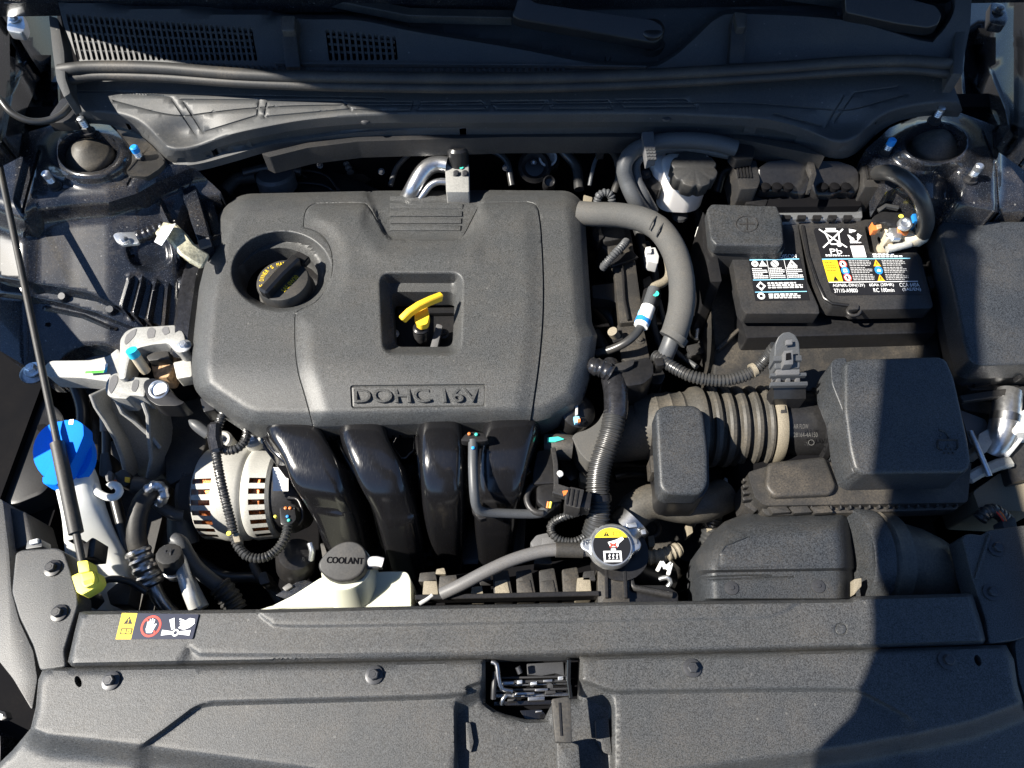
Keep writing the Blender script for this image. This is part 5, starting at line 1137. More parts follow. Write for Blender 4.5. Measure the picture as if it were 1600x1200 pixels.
D.poly([(.30, .77), (.46, .77), (.38, .91)], 'label_black'); D.rect(.372, .82, .388, .87, 'cap_yellow'); D.rect(.372, .79, .388, .805, 'cap_yellow')
D.rect(.56, .78, .76, .89, 'label_black'); D.rect(.58, .795, .655, .875, 'cap_yellow'); D.rect(.665, .795, .74, .875, 'cap_yellow')
D.rrect(.26, .06, .74, .36, .03, 'print_white'); D.rect(.31, .11, .69, .31, 'label_black')
for k in range(3): D.poly([(.38+k*.1, .13), (.41+k*.1, .18), (.39+k*.1, .22), (.42+k*.1, .29), (.45+k*.1, .25), (.42+k*.1, .20), (.44+k*.1, .15)], 'print_white')
D.rect(.47, .37, .60, .42, 'print_white'); D.poly([(.40, .60), (.62, .66), (.80, .74), (.84, .68), (.70, .56), (.66, .46), (.46, .46)], 'print_white')
D.line(.45, .46, .64, .58, .035, 'print_red'); D.line(.45, .58, .64, .46, .035, 'print_red'); D.rect(.46, .49, .62, .55, 'print_red')
D.build('warning_disc', rc)
for s, u in (('108', 918), ('1.1', 990)):
    a = P(u-7, 852, .7786); relief('stamped_text', s, a, P(u+7, 850, .7786)-a, P(u-7, 845, .7786)-a, 14*k_, 8*k_, 'steel', rc, ext=.0006)
oh = T('overflow_hose', 'grey rubber hose sloping from radiator cap towards the coolant tank', 'hose', (800, 890, .72))
tube('hose', [(690, 928, .755), (720, 914, .762), (760, 893, .768), (800, 875, .77), (840, 863, .77), (870, 859, .77), (906, 860, .768), (925, 860, .765)], .0078, 'grey_plastic', oh, n=16)
tube('hose_end', [(868, 859, .7705), (910, 860, .7685)], .0092, 'rubber', oh, n=16)
fs_ = T('fan_shroud', 'dusty black radiator fan shroud with a row of slanted ribs', 'fan shroud', (800, 920, .62))
slab('shroud', [(655, 905), (930, 868), (930, 960), (655, 960)], .70, .10, 'deep_black', fs_, rnd=4)
for k, u in enumerate((770, 806, 842, 878)):
    slab('rib', [(u, 894-k*1.5), (u+24, 890-k*1.5), (u+32, 934-k), (u+2, 936-k)], .738-.002*k, .04, 'dusty_black', fs_, rnd=3, bev=.004)
    slab('rib_tip', [(u+3, 908), (u+22, 905), (u+28, 932), (u+4, 933)], .7395-.002*k, .004, 'tan_plastic' if k < 1 else 'dusty_black', fs_, rnd=3, bev=.001)
bar('shroud_edge', [(650, 936, .742), (760, 934, .742), (935, 930, .742)], .006, .02, 'smooth_black', fs_)
for u, v, w_, h_, m_ in ((672, 918, 20, 22, 'tan_plastic'), (700, 910, 26, 20, 'dusty_black'), (745, 926, 16, 18, 'tan_plastic'), (668, 902, 24, 14, 'dusty_black'), (912, 918, 20, 30, 'tan_plastic'), (757, 900, 14, 10, 'grey_plastic'), (688, 893, 12, 8, 'tan_plastic'), (920, 900, 16, 14, 'black_plastic'), (858, 846, 20, 12, 'grey_plastic'), (848, 876, 24, 10, 'dusty_black')):
    slab('shroud_clip', [(u-w_/2, v-h_/2), (u+w_/2, v-h_/2-2), (u+w_/2+3, v+h_/2), (u-w_/2-2, v+h_/2)], .742, .03, m_, fs_, rnd=2)
tube('white_pin', [(655, 944, .75), (668, 936, .75), (676, 930, .75)], .0028, 'print_grey', fs_, n=8)
dbk = T('drain_clamp', 'silver spring clamp with a white M shaped bracket right of the radiator cap', 'clamp', (1040, 890, .68))
tube('stub', [(1010, 872, .72), (1035, 868, .72), (1062, 858, .715)], .010, 'tan_plastic', dbk, n=16, corr=(.008, .0015))
for a, b in (((1027, 892), (1034, 878)), ((1034, 878), (1040, 888)), ((1040, 888), (1049, 880)), ((1049, 880), (1044, 898))): bar('bracket', [(*a, .745), (*b, .745)], .0045, .006, 'tag_white', dbk)
tube('spring', [(1030, 905, .735), (1042, 902, .738), (1048, 910, .735), (1040, 920, .73)], .003, 'zinc', dbk, n=8)
# throttle area plugs in front of the harness
tp = T('throttle_plug', 'black two part electrical plug at the intake manifold end', 'connector', (890, 778, .70))
slab('throttle_body', [(840, 704), (860, 702), (868, 712), (869, 755), (832, 757), (833, 735)], .792, .06, 'smooth_black', tp, rnd=4, bev=.006)
tube('throttle_ring', [(845+22*math.cos(1.4+k*.42), 778+24*math.sin(1.4+k*.42), .785) for k in range(9)], .004, 'black_plastic', tp, n=10)
slab('sensor_body', [(838, 758), (872, 752), (882, 768), (876, 790), (852, 794), (838, 784)], .79, .04, 'smooth_black', tp, rnd=6, bev=.005)
slab('plug', [(883, 774), (891, 760), (913, 765), (906, 795), (883, 789)], .818, .03, 'black_plastic', tp, rnd=2, bev=.002)
for k in range(3): bar('plug_rib', [(889+k*7, 763+k*1.5, .8185), (885+k*7, 788+k*2, .8185)], .002, .002, 'smooth_black', tp, bev=0)
slab('plug_tail', [(908, 778), (915, 768), (925, 771), (922, 794), (905, 792)], .812, .025, 'smooth_black', tp, rnd=2)
bar('plug_neck', [(866, 765, .806), (888, 772, .808)], .013, .012, 'black_plastic', tp)
slab('orange_lock', [(879, 767), (887, 766), (888, 772), (881, 774)], .8165, .004, 'orange_plastic', tp, bev=0)
slab('wire_lock', [(854, 784), (864, 780), (867, 790), (856, 797)], .80, .012, 'smooth_black', tp, rnd=2)
for k, m_ in enumerate(('orange_plastic', 'lemon_plastic')): tube('wire', [(857+k*4, 784, .803), (855+k*4, 794, .801)], .0017, m_, tp, n=8)
lathe('white_pin', P(873, 742, .80), (.4, 0, 1), [(0, .0045), (.005, .004), (.006, 0)], 'tag_white', tp, 14)
bar('strap', [(864, 702, .797), (868, 725, .80), (869, 755, .80), (868, 770, .797)], .006, .010, 'black_plastic', tp)
for pts in ([(872, 716), (888, 712), (900, 725), (904, 745), (892, 752), (880, 740)],): slab('pipe_bracket', pts, .73, .03, 'smooth_black', tp, rnd=4)
slab('silver_stay', [(905, 738), (914, 733), (922, 748), (916, 756), (906, 752)], .74, .02, 'tan_plastic', tp, rnd=2)
slab('grey_box', [(828, 848), (838, 836), (856, 832), (862, 850), (834, 858)], .74, .04, 'grey_plastic', tp, rnd=3)
tl_ = T('throttle_lead', 'thin corrugated lead looping below the throttle plug', 'cable', (880, 835, .68))
tube('conduit', [(922, 792, .78), (905, 800, .78), (885, 806, .778), (868, 813, .772), (860, 824, .768), (866, 838, .765), (880, 845, .763), (898, 846, .762), (915, 838, .76), (926, 828, .758)], .0052, 'conduit', tl_, corr=(.004, .001), n=12)
# clutter lower right of the conduit
gh = T('gearbox_hoses', 'dark hoses and tan brackets deep between harness and radiator hose', 'hose', (1060, 830, .58))
tube('hose', [(960, 745, .66), (985, 740, .66), (1015, 745, .65), (1020, 760, .65)], .010, 'smooth_black', gh, n=14)
tube('conduit', [(1112, 785, .70), (1116, 800, .69), (1112, 825, .68), (1105, 850, .66)], .013, 'conduit', gh, corr=(.006, .0016), n=14)
tube('ring_hose', [(1012, 812, .68), (1022, 814, .68), (1030, 824, .68), (1026, 836, .68), (1012, 840, .68)], .004, 'rubber', gh, n=8)
for pts, m_ in (([(1072, 818), (1080, 815), (1083, 832), (1074, 838)], 'tan_plastic'), ([(1082, 800), (1092, 804), (1088, 820), (1080, 814)], 'grey_plastic'), ([(1012, 838), (1022, 836), (1024, 852), (1014, 856)], 'tan_plastic'), ([(1100, 815), (1120, 810), (1122, 826), (1106, 830)], 'tan_plastic'), ([(1132, 745), (1140, 750), (1141, 770), (1136, 766)], 'tag_white'), ([(930, 756), (944, 744), (952, 758), (940, 768)], 'grey_plastic')):
    slab('bracket', pts, .69, .02, m_, gh, rnd=2)
slab('gearbox', [(940, 720), (1160, 735), (1150, 860), (1080, 880), (960, 840)], .57, .2, 'dusty_black', gh, rnd=10, bev=.015)
# ================================================================== battery corner
bx = T('battery_tray', 'dusty black battery surround with raised front edge under the battery', 'battery tray', (1290, 560, .60))
slab('surround', [(1100, 405), (1130, 395), (1170, 388), (1430, 345), (1462, 480), (1470, 540), (1478, 610), (1112, 612), (1118, 540)], .770, .22, 'dusty_black', bx, rnd=8, bev=.008, seg=3)
bar('front_edge', [(1120, 548, .776), (1150, 520, .779), (1160, 512, .78), (1262, 520, .779), (1268, 527, .777), (1278, 527, .777), (1286, 519, .779), (1336, 519, .779), (1344, 528, .777), (1356, 528, .777), (1366, 518, .779), (1455, 514, .779)], .005, .012, 'dusty_black', bx, bev=.001)
slab('tall_side', [(1098, 330), (1106, 344), (1120, 396), (1128, 440), (1110, 440), (1098, 380)], .84, .16, 'smooth_black', bx, rnd=3)
slab('white_edge', [(1090, 354), (1097, 356), (1100, 400), (1094, 404)], .80, .02, 'tag_white', bx, rnd=1)
bt = T('battery', 'black sealed car battery with printed warning labels', 'battery', (1305, 470, .64))
BZ = .835
slab('case', [(1160, 398), (1224, 390), (1226, 345), (1412, 342), (1422, 372), (1444, 380), (1462, 500), (1462, 520), (1166, 528), (1158, 500)], .802, .16, 'smooth_black', bt, rnd=4, bev=.004)
zt = plane3((1300, 345, BZ+.001), (1300, 490, BZ), (1160, 420, BZ))
slab('lid_left', [(1144, 402), (1158, 397), (1162, 388), (1222, 376), (1224, 345), (1246, 343), (1254, 390), (1262, 440), (1279, 478), (1281, 490), (1166, 490), (1158, 480), (1150, 440)], zt, .022, 'black_plastic', bt, rnd=3, bev=.002)
slab('lid_right', [(1248, 344), (1380, 342), (1384, 352), (1352, 354), (1360, 394), (1434, 394), (1440, 402), (1459, 478), (1454, 482), (1336, 484), (1332, 480), (1300, 478), (1288, 470), (1274, 430), (1264, 400)], lambda u, v: zt(u, v)+.003, .022, 'black_plastic', bt, rnd=4, bev=.0025)
slab('lid_rear', [(1352, 350), (1418, 348), (1436, 396), (1360, 396)], .822, .02, 'black_plastic', bt, rnd=3)
slab('ledge', [(1162, 500), (1280, 498), (1340, 490), (1460, 484), (1464, 505), (1456, 512), (1170, 520)], .800, .02, 'black_plastic', bt, rnd=3, bev=.003)
tube('valve_ring', [(1334+10*math.cos(k*.6283), 486+7*math.sin(k*.6283), BZ+.001) for k in range(12)], .0022, 'black_plastic', bt, n=8)
slab('valve_tab', [(1326, 476), (1342, 475), (1342, 483), (1326, 484)], BZ+.007, .006, 'black_plastic', bt, rnd=2)
bar('lid_groove', [(1254, 352, BZ+.005), (1262, 398, BZ+.005), (1276, 440, BZ+.005), (1288, 466, BZ+.005), (1300, 474, BZ+.005), (1326, 477, BZ+.005)], .004, .004, 'smooth_black', bt)
slab('post_well', [(1150, 408), (1160, 404), (1168, 424), (1172, 440), (1158, 444), (1152, 426)], BZ-.004, .02, 'black_plastic', bt, rnd=3)
# right-hand label
Z2 = BZ+.0032
def pq(u, v): return P(u, v, zt(u, v)+.0033)
D = Decal(pq(1300, 462), pq(1446, 460), pq(1420, 356), pq(1270, 357), .0004)
D.poly([(0.02, 1), (.42, 1), (.45, .97), (.47, .66), (.50, .60), (.97, .60), (1, .55), (1.0, .04), (.97, 0), (.05, 0), (0, .05), (0, .95)], 'label_black')
# crossed-out bin
W, BK = 'print_white', 'label_black'
D.line(.06, .985, .30, .70, .014, W, .7); D.line(.31, .985, .05, .70, .014, W, .7)
D.line(.11, .95, .255, .95, .016, W, .7); D.line(.11, .95, .14, .75, .014, W, .7); D.line(.255, .95, .235, .75, .014, W, .7); D.line(.14, .75, .24, .75, .014, W, .7); D.ring(.225, .745, .012, .026, W, .7); D.line(.13, .985, .235, .985, .02, W, .7)
D.text('Pb', .11, .60, .235, .68, W)
for k in range(3):                                # recycling arrows
    a = math.pi/2+k*2*math.pi/3; cx, cy = .405, .885
    p = lambda r, t: (cx+r*math.cos(a+t), cy+r/.72*math.sin(a+t))
    D.poly([p(.068, -.62), p(.072, .25), p(.05, .55), p(.036, .1), p(.045, -.5)], W); D.poly([p(.085, .38), p(.05, .95), p(.028, .35)], W)
D.greek(.345, .755, .46, .80, 2, W, .7)
D.greek(.05, .56, .30, .595, 2, W, .6)
D.rect(.335, .545, .475, .72, W)                  # plain white square where the code stood
D.greek(.545, .535, .86, .60, 2, W, .65)
D.rect(.0, .515, .93, .528, 'print_skyblue')
D.rect(.0, .19, .155, .505, 'print_yellow'); D.greek(.02, .30, .13, .49, 5, 'label_black', .35); D.poly([(.055, .20), (.115, .20), (.085, .28)], 'label_black')
for cx, cy, kind in ((.205, .445, 'r'), (.21, .345, 'b'), (.215, .245, 'r')):
    D.circ(cx, cy, .042, 'print_red' if kind == 'r' else 'print_blue', .7); 
    if kind == 'r': D.circ(cx, cy, .033, W, .7); D.line(cx-.024, cy+.03, cx+.024, cy-.03, .010, 'print_red', .7); D.rect(cx-.012, cy-.02, cx+.006, cy+.025, 'label_black')
    else: D.rect(cx-.02, cy-.02, cx+.02, cy+.028, W); D.rect(cx-.011, cy-.005, cx+.011, cy+.012, 'print_blue')
for r in range(3): D.greek(.27, .20+r*.103, .50, .295+r*.103, 4, 'print_grey', .5); D.greek(.62, .20+r*.103, .86, .295+r*.103, 4, 'print_grey', .5)
for cy in (.455, .235): D.poly([(.52, cy-.05), (.60, cy-.05), (.56, cy+.05)], 'print_orange'); D.rect(.556, cy-.03, .566, cy+.01, 'label_black')
D.circ(.562, .345, .042, 'print_blue', .7); D.poly([(.54, .33), (.56, .365), (.585, .35), (.58, .325)], W)
D.rect(.0, .172, .945, .182, W)
D.text('AGM60L-DIN(12V)', .03, .10, .37, .155, W); D.text('37110-A9800', .03, .03, .28, .085, W)
D.text('60Ah (20HR)', .42, .10, .68, .155, W); D.text('RC 100min', .45, .03, .67, .085, W); D.text('CCA 640A', .74, .10, .95, .155, W); D.text('(SAE/EN)', .76, .03, .955, .085, W)
D.build('label', bt)
def pl(u, v): return P(u, v, zt(u, v)+.0004)
D = Decal(pl(1180, 470), pl(1265, 469), pl(1248, 396), pl(1168, 398), .0004)
D.rrect(0, 0, 1, 1, .03, 'label_black'); D.text('DANGER/POISON', .06, .90, .94, .985, 'print_white'); D.rect(.02, .865, .98, .885, 'print_skyblue')
for k in range(3):
    a = .03+k*.33
    if k: D.rect(a-.012, .45, a-.004, .86, 'print_white')
    if k == 1: D.circ(a+.13, .78, .075, W, 1); D.line(a+.08, .84, a+.18, .72, .02, BK, 1)
    elif k == 2: D.poly([(a+.03, .71), (a+.23, .71), (a+.13, .86)], W); D.rect(a+.115, .74, a+.145, .80, BK)
    else: D.circ(a+.08, .79, .065, W, 1); D.poly([(a+.15, .73), (a+.31, .73), (a+.23, .86)], W); D.rect(a+.05, .77, a+.11, .80, BK)
    D.greek(a+.01, .46, a+.29, .70, 6, W, .5)
D.rect(.02, .425, .98, .44, 'print_skyblue'); D.poly([(.06, .30), (.15, .40), (.24, .30), (.15, .20)], W); D.poly([(.10, .30), (.15, .355), (.20, .30), (.15, .25)], BK); D.greek(.28, .24, .93, .38, 3, W, .55)
D.rect(.02, .165, .98, .18, 'print_skyblue'); D.circ(.12, .09, .07, W, 1); D.rect(.09, .06, .15, .12, BK); D.greek(.26, .03, .85, .14, 3, W, .55)
D.build('label', bt)
# fused terminal cover over the positive post
pc = T('terminal_cover', 'square black positive terminal cover with a circled cross on the battery corner', 'terminal cover', (1165, 360, .83))
slab('cover', [(1105, 326), (1112, 318), (1214, 321), (1222, 340), (1225, 380), (1219, 384), (1118, 382), (1110, 372)], .868, .018, 'duct_plastic', pc, rnd=4, bev=.006, seg=3)
slab('skirt', [(1106, 334), (1222, 340), (1227, 388), (1222, 394), (1118, 393), (1108, 380)], .852, .05, 'black_plastic', pc, rnd=4, bev=.002)
pcz = .8683
tube('embossed_ring', [(1167+17*math.cos(k*.3142), 350+12.5*math.sin(k*.3142), pcz) for k in range(22)], .0008, 'black_plastic', pc, n=6)
bar('embossed_cross', [(1155, 350, pcz), (1179, 350, pcz)], .0016, .001, 'black_plastic', pc, bev=0); bar('embossed_cross', [(1167, 341, pcz), (1167, 359, pcz)], .0016, .0014, 'black_plastic', pc, bev=0)
for k in range(7): slab('skirt_tooth', [(1122+k*14, 388), (1130+k*14, 388), (1130+k*14, 394), (1122+k*14, 394)], .848, .01, 'smooth_black', pc, bev=0)
# negative terminal
nt_ = T('terminal_clamp', 'pale plated negative battery clamp with bolts and sensor', 'battery clamp', (1390, 365, .825))
lathe('clamp_ring', P(1392, 380, .838), (0, -.1, 1), [(-.02, .013), (.008, .0135), (.010, .012), (.010, .006)], 'beige_plating', nt_, 28)
slab('clamp_arm', [(1374, 346), (1386, 341), (1396, 346), (1402, 360), (1402, 372), (1386, 374), (1384, 362)], .858, .016, 'beige_plating', nt_, rnd=3, bev=.002)
lathe('clamp_nut', P(1396, 368, .858), (0, -.15, 1), [(0, .0115), (.004, .0115), (.006, .009), (.006, 0)], 'zinc', nt_, 6)
tube('clamp_bolt', [(1386, 390, .846), (1402, 386, .848), (1422, 381, .850)], .0052, 'alternator_metal', nt_, n=14)
slab('sensor', [(1364, 338), (1378, 330), (1424, 333), (1432, 346), (1424, 356), (1404, 350), (1384, 346), (1368, 348)], .872, .02, 'smooth_black', nt_, rnd=3, bev=.002)
lathe('sensor_nut', P(1412, 352, .874), (0, -.2, 1), [(0, .0095), (.005, .0095), (.006, .0065), (.003, .005), (.003, 0)], 'zinc', nt_, 24)
slab('orange_washer', [(1402, 354), (1420, 356), (1420, 364), (1404, 362)], .866, .006, 'orange_plastic', nt_, rnd=1, bev=.0005)
slab('orange_tab', [(1362, 347), (1370, 346), (1373, 359), (1364, 360)], .866, .010, 'orange_plastic', nt_, rnd=1)
slab('copper_tab', [(1368, 346), (1376, 346), (1378, 356), (1371, 358)], .867, .010, 'rust_metal', nt_, rnd=1)
lathe('yellow_dot', P(1408, 338, .8725), (0, 0, 1), [(0, .0035), (.001, .003), (.001, 0)], 'lemon_plastic', nt_, 10)
slab('blue_tab', [(1425, 334), (1434, 333), (1436, 345), (1428, 346)], .876, .02, 'print_blue', nt_, rnd=2)
bar('sensor_lead', [(1372, 330, .87), (1384, 322, .875), (1404, 326, .876)], .006, .006, 'conduit', nt_)
nc = T('battery_cable', 'black negative battery cable arching over the right end of the battery', 'cable', (1430, 330, .83))
tube('cable', [(1372, 270, .90), (1392, 270, .93), (1414, 280, .94), (1432, 298, .935), (1443, 322, .915), (1447, 348, .885), (1442, 366, .86)], .0105, 'conduit', nc, n=16)
tube('lug', [(1446, 352, .868), (1443, 366, .858), (1434, 375, .852), (1420, 372, .85), (1410, 364, .85)], .0098, 'beige_plating', nc, n=16)
# engine computer behind the battery
ec = T('engine_computer', 'engine computer with two hooded black connectors behind the battery', 'control unit', (1270, 310, .82))
slab('case', [(1178, 322), (1346, 318), (1348, 340), (1190, 344)], .846, .05, 'zinc', ec, rnd=2)
for k in range(5): slab('case_fin', [(1222+k*24, 336), (1236+k*24, 336), (1236+k*24, 342), (1222+k*24, 342)], .850, .006, 'smooth_black', ec, rnd=2, bev=0)
cps = []
for (pts, name) in (([(1184, 262), (1200, 250), (1232, 247), (1262, 250), (1266, 290), (1258, 302), (1240, 302), (1230, 296), (1206, 298), (1186, 296)], 'connector'), ([(1272, 250), (1310, 250), (1334, 258), (1342, 266), (1344, 292), (1336, 302), (1316, 298), (1300, 304), (1276, 304), (1268, 290)], 'connector')):
    c = slab(name, pts, lambda u, v: .895-.0005*(v-250), .05, 'smooth_black', ec, rnd=5, bev=.006, seg=3); cps.append(c)
slab('lever', [(1262, 246), (1272, 252), (1276, 272), (1268, 296), (1262, 296), (1268, 272), (1262, 256)], .898, .01, 'black_plastic', ec, rnd=2)
for pts in ([(1144, 250), (1182, 250), (1188, 282), (1184, 294), (1156, 296)], [(1346, 252), (1372, 252), (1382, 286), (1376, 292), (1350, 292)]):
    w2 = slab('wire_outlet', pts, .886, .05, 'black_plastic', ec, rnd=3, bev=.002)
    for k in range(5): bar('rib', [(pts[0][0]+6+k*5, pts[0][1]+4, .887), (pts[0][0]+10+k*5, pts[0][1]+28, .887)], .002, .003, 'smooth_black', w2, bev=0)
for k in range(2):
    for j in range(3): lathe('seal_dot', P(1196+k*90+j*18, 292, .878), (0, 0, 1), [(-.004, .007), (.002, .007), (.003, .005), (.003, 0)], 'deep_black', ec, 14)
slab('bracket', [(1160, 296), (1180, 292), (1184, 308), (1200, 312), (1196, 322), (1166, 318)], .86, .02, 'smooth_black', ec, rnd=2)
slab('connector_base', [(1180, 296), (1346, 296), (1346, 322), (1184, 324)], .858, .03, 'deep_black', ec, rnd=3)
# fuse box
fb = T('fuse_box', 'large black fuse box cut off by the right edge of the photo', 'fuse box', (1540, 470, .70))
zf_ = plane3((1550, 350, .868), (1550, 560, .858), (1480, 450, .862))
slab('lid', [(1466, 352), (1474, 345), (1680, 345), (1680, 566), (1530, 570), (1516, 562), (1506, 530), (1490, 450)], zf_, .035, 'duct_plastic', fb, rnd=10, bev=.014, seg=4, ang=50)
slab('skirt', [(1450, 350), (1462, 346), (1680, 346), (1680, 580), (1520, 585), (1508, 578), (1494, 550), (1476, 470)], .825, .03, 'black_plastic', fb, rnd=6, bev=.004)
slab('base', [(1458, 352), (1680, 352), (1680, 605), (1515, 610), (1500, 580), (1482, 480)], .795, .18, 'smooth_black', fb, rnd=6, bev=.004)
slab('catch', [(1520, 585), (1545, 582), (1548, 600), (1524, 604)], .80, .02, 'smooth_black', fb, rnd=2)
slab('catch', [(1585, 568), (1592, 566), (1600, 590), (1592, 592)], .83, .01, 'smooth_black', fb, rnd=2)
slab('notch', [(1448, 432), (1456, 430), (1462, 448), (1454, 450)], .83, .04, 'smooth_black', fb, rnd=1)
# cluster right of the air filter box
rr_ = T('foil_pipe', 'crinkled foil wrapped pipe right of the air filter box', 'pipe', (1568, 660, .70))
tube('foil', [(1575, 615, .79), (1572, 640, .79), (1568, 665, .785), (1562, 685, .775), (1550, 705, .76)], .017, 'foil', rr_, n=22)
tube('band', [(1572, 648, .79), (1570, 660, .787)], .0182, 'steel', rr_, n=22)
rl = T('headlamp_bracket', 'tangle of pale brackets and rods behind the right headlamp', 'bracket', (1540, 740, .68))
slab('plate', [(1500, 640), (1540, 655), (1550, 680), (1530, 708), (1515, 690)], .77, .02, 'grey_plastic', rl, rnd=4, bev=.003)
slab('white_block', [(1530, 678), (1548, 668), (1552, 690), (1540, 708), (1526, 704)], .78, .03, 'alternator_metal', rl, rnd=3, bev=.003)
slab('lamp_back', [(1586, 648), (1640, 620), (1640, 672), (1588, 676)], .80, .04, 'tag_white', rl, rnd=4)
bar('stay', [(1510, 750, .765), (1530, 738, .77), (1560, 726, .772), (1580, 722, .77)], .014, .012, 'alternator_metal', rl, bev=.003)
bar('stay', [(1566, 712, .77), (1580, 695, .775), (1592, 680, .775)], .012, .01, 'tag_white', rl, bev=.002)
tube('rod', [(1516, 674, .785), (1530, 706, .785), (1546, 744, .78)], .0035, 'zinc', rl, n=10)
slab('dusty_block', [(1520, 768), (1560, 740), (1620, 720), (1620, 800), (1530, 796)], .75, .08, 'tan_plastic', rl, rnd=5, bev=.006)
slab('black_block', [(1565, 700), (1620, 680), (1620, 745), (1580, 755)], .765, .05, 'black_plastic', rl, rnd=5, bev=.004)
slab('lower_block', [(1495, 610), (1600, 600), (1610, 640), (1560, 650), (1505, 640)], .76, .08, 'dusty_black', rl, rnd=5, bev=.004)
bar('bonnet_stay', [(1500, 625, .80), (1545, 618, .80), (1600, 610, .80)], .01, .008, 'black_plastic', rl, bev=.001)
tube('loom', [(1530, 812, .76), (1540, 802, .765), (1552, 798, .765), (1566, 806, .76), (1576, 818, .75)], .009, 'conduit', rl, corr=(.005, .0013), n=12)
for k, m_ in enumerate(('print_red', 'tan_plastic', 'orange_plastic')): tube('wire', [(1553+k*3, 797, .77), (1560+k*3, 803, .772), (1568+k*2, 814, .768)], .0011, m_, rl, n=6)
slab('plug', [(1566, 812), (1586, 808), (1590, 826), (1570, 830)], .765, .02, 'harness_grey', rl, rnd=2)
# ================================================================== front trim
rc_ = T('radiator_cover', 'long dark plastic cover strip across the front with a yellow caution label', 'cover', (820, 985, .77))
STRIP = [(124, 957), (132, 955), (420, 952), (645, 947), (1000, 940), (1330, 936), (1334, 932), (1514, 927), (1520, 930), (1534, 975), (1540, 1000), (1536, 1006), (1300, 1014), (900, 1026), (600, 1032), (112, 1041), (106, 1034), (116, 990)]
LO = [(106, 1012), (296, 1012), (312, 1023), (500, 1024), (800, 1020), (1100, 1013), (1340, 1006), (1352, 1000), (1358, 990)]
UPL = smoothline([(398, 950), (408, 963), (422, 973), (445, 979), (600, 978), (1000, 970), (1180, 966), (1215, 960), (1240, 948), (1252, 936)], 6)
UPLP = UPL+[(1256, 910), (396, 915)]; LOP = [(270, 1060), (296, 1012), (312, 1023), (500, 1024), (800, 1020), (1100, 1013), (1340, 1006), (1352, 1040)]
def z_strip(u, v):
    d = -sd(u, v, STRIP); z = .812-.008*ss(d, 6, 0)
    z = z + .0025*ss(sd(u, v, UPLP), 3, -5) - .003*ss(sd(u, v, LOP), 5, -5)
    return z
st = field('strip', STRIP, z_strip, 'panel_plastic', rc_, 7, lines=[([(1314+9*math.cos(k*.5), 983+9*math.sin(k*.5)) for k in range(13)], 2, -.0015, False)], feats=[(UPL, 4, False), (LO[1:], 4, False)], skirt=.025)
D = Decal(P(181, 999, .8130), P(301, 999, .8130), P(311, 960, .8130), P(191, 958, .8130), .0006)
D.poly([(0, 0), (.22, 0), (.22, 1), (0, 1)], 'print_yellow'); D.poly([(.2, 0), (.985, 0), (1, .04), (1, .96), (.985, 1), (.2, 1)], 'label_navy')
D.poly([(.05, .58), (.17, .58), (.11, .88)], 'label_black'); D.rect(.104, .67, .116, .78, 'print_yellow'); D.rect(.104, .61, .116, .64, 'print_yellow')
D.rect(.04, .18, .19, .42, 'label_black'); D.rect(.055, .22, .108, .38, 'print_yellow'); D.rect(.122, .22, .175, .38, 'print_yellow'); D.rect(.14, .25, .15, .34, 'label_black')
A_ = 3.0
D.ring(.42, .5, .105, .13, 'print_red', .31, 36)
W = 'print_white'
D.poly([(.38, .24), (.45, .24), (.47, .42), (.46, .58), (.37, .58), (.36, .40)], W)
for k, (x, y) in enumerate(((.372, .70), (.395, .78), (.418, .80), (.441, .76))): D.line(x, .5, x+.004*(k-1), y, .014, W, .31)
D.line(.46, .42, .482, .60, .016, W, .31)
D.line(.335, .80, .37, .68, .02, 'print_red', .31); D.line(.475, .32, .505, .20, .02, 'print_red', .31)
D.poly([(.58, .14), (.73, .20), (.73, .30), (.58, .36)], W); D.poly([(.79, .20), (.95, .14), (.95, .36), (.79, .30)], W); D.poly([(.70, .36), (.74, .42), (.70, .84), (.64, .76)], W); D.circ(.76, .25, .045, W, .31, 16); D.circ(.76, .25, .024, 'label_navy', .31, 16)
D.poly([(.78, .44), (.86, .36), (.93, .46), (.98, .62), (.97, .80), (.90, .84), (.84, .70)], W)
for k in range(4): D.line(.86, .70-.06*k, .77+.01*k, .80-.10*k, .016, W, .31)
D.build('caution_label', rc_)
# main front panel
fp = T('front_panel', 'wide dark grey textured front panel with hex screws and a central latch opening', 'panel', (820, 1130, .74))
FP = [(76, 1042), (110, 1043), (600, 1034), (758, 1030), (758, 1098), (775, 1110), (790, 1116), (822, 1124), (850, 1124), (862, 1100), (893, 1092), (904, 1092), (906, 1026), (1300, 1016), (1540, 1008), (1572, 1008), (1584, 1030), (1590, 1070), (1602, 1110), (1640, 1150), (1660, 1260), (-60, 1260), (-30, 1220), (20, 1172), (48, 1138), (56, 1105), (60, 1062), (66, 1048)]
STEP = smoothline([(212, 1172), (250, 1146), (285, 1120), (305, 1106), (330, 1099), (380, 1097), (700, 1087), (724, 1076), (762, 1062)], 8)
STEP2 = smoothline([(902, 1063), (920, 1067), (958, 1080), (1000, 1080), (1200, 1077), (1320, 1077), (1345, 1082), (1378, 1098), (1436, 1130)], 8)
ROLL = [(-80, 1100), (30, 1120), (48, 1140), (75, 1151), (160, 1160), (300, 1178), (480, 1202), (700, 1240), (900, 1250), (1050, 1204), (1200, 1184), (1330, 1166), (1450, 1144), (1520, 1128), (1600, 1098), (1700, 1080)]
CHAN = [(711, 1092), (724, 1090), (760, 1070), (904, 1066), (957, 1086), (956, 1150), (960, 1300), (716, 1300), (714, 1200)]
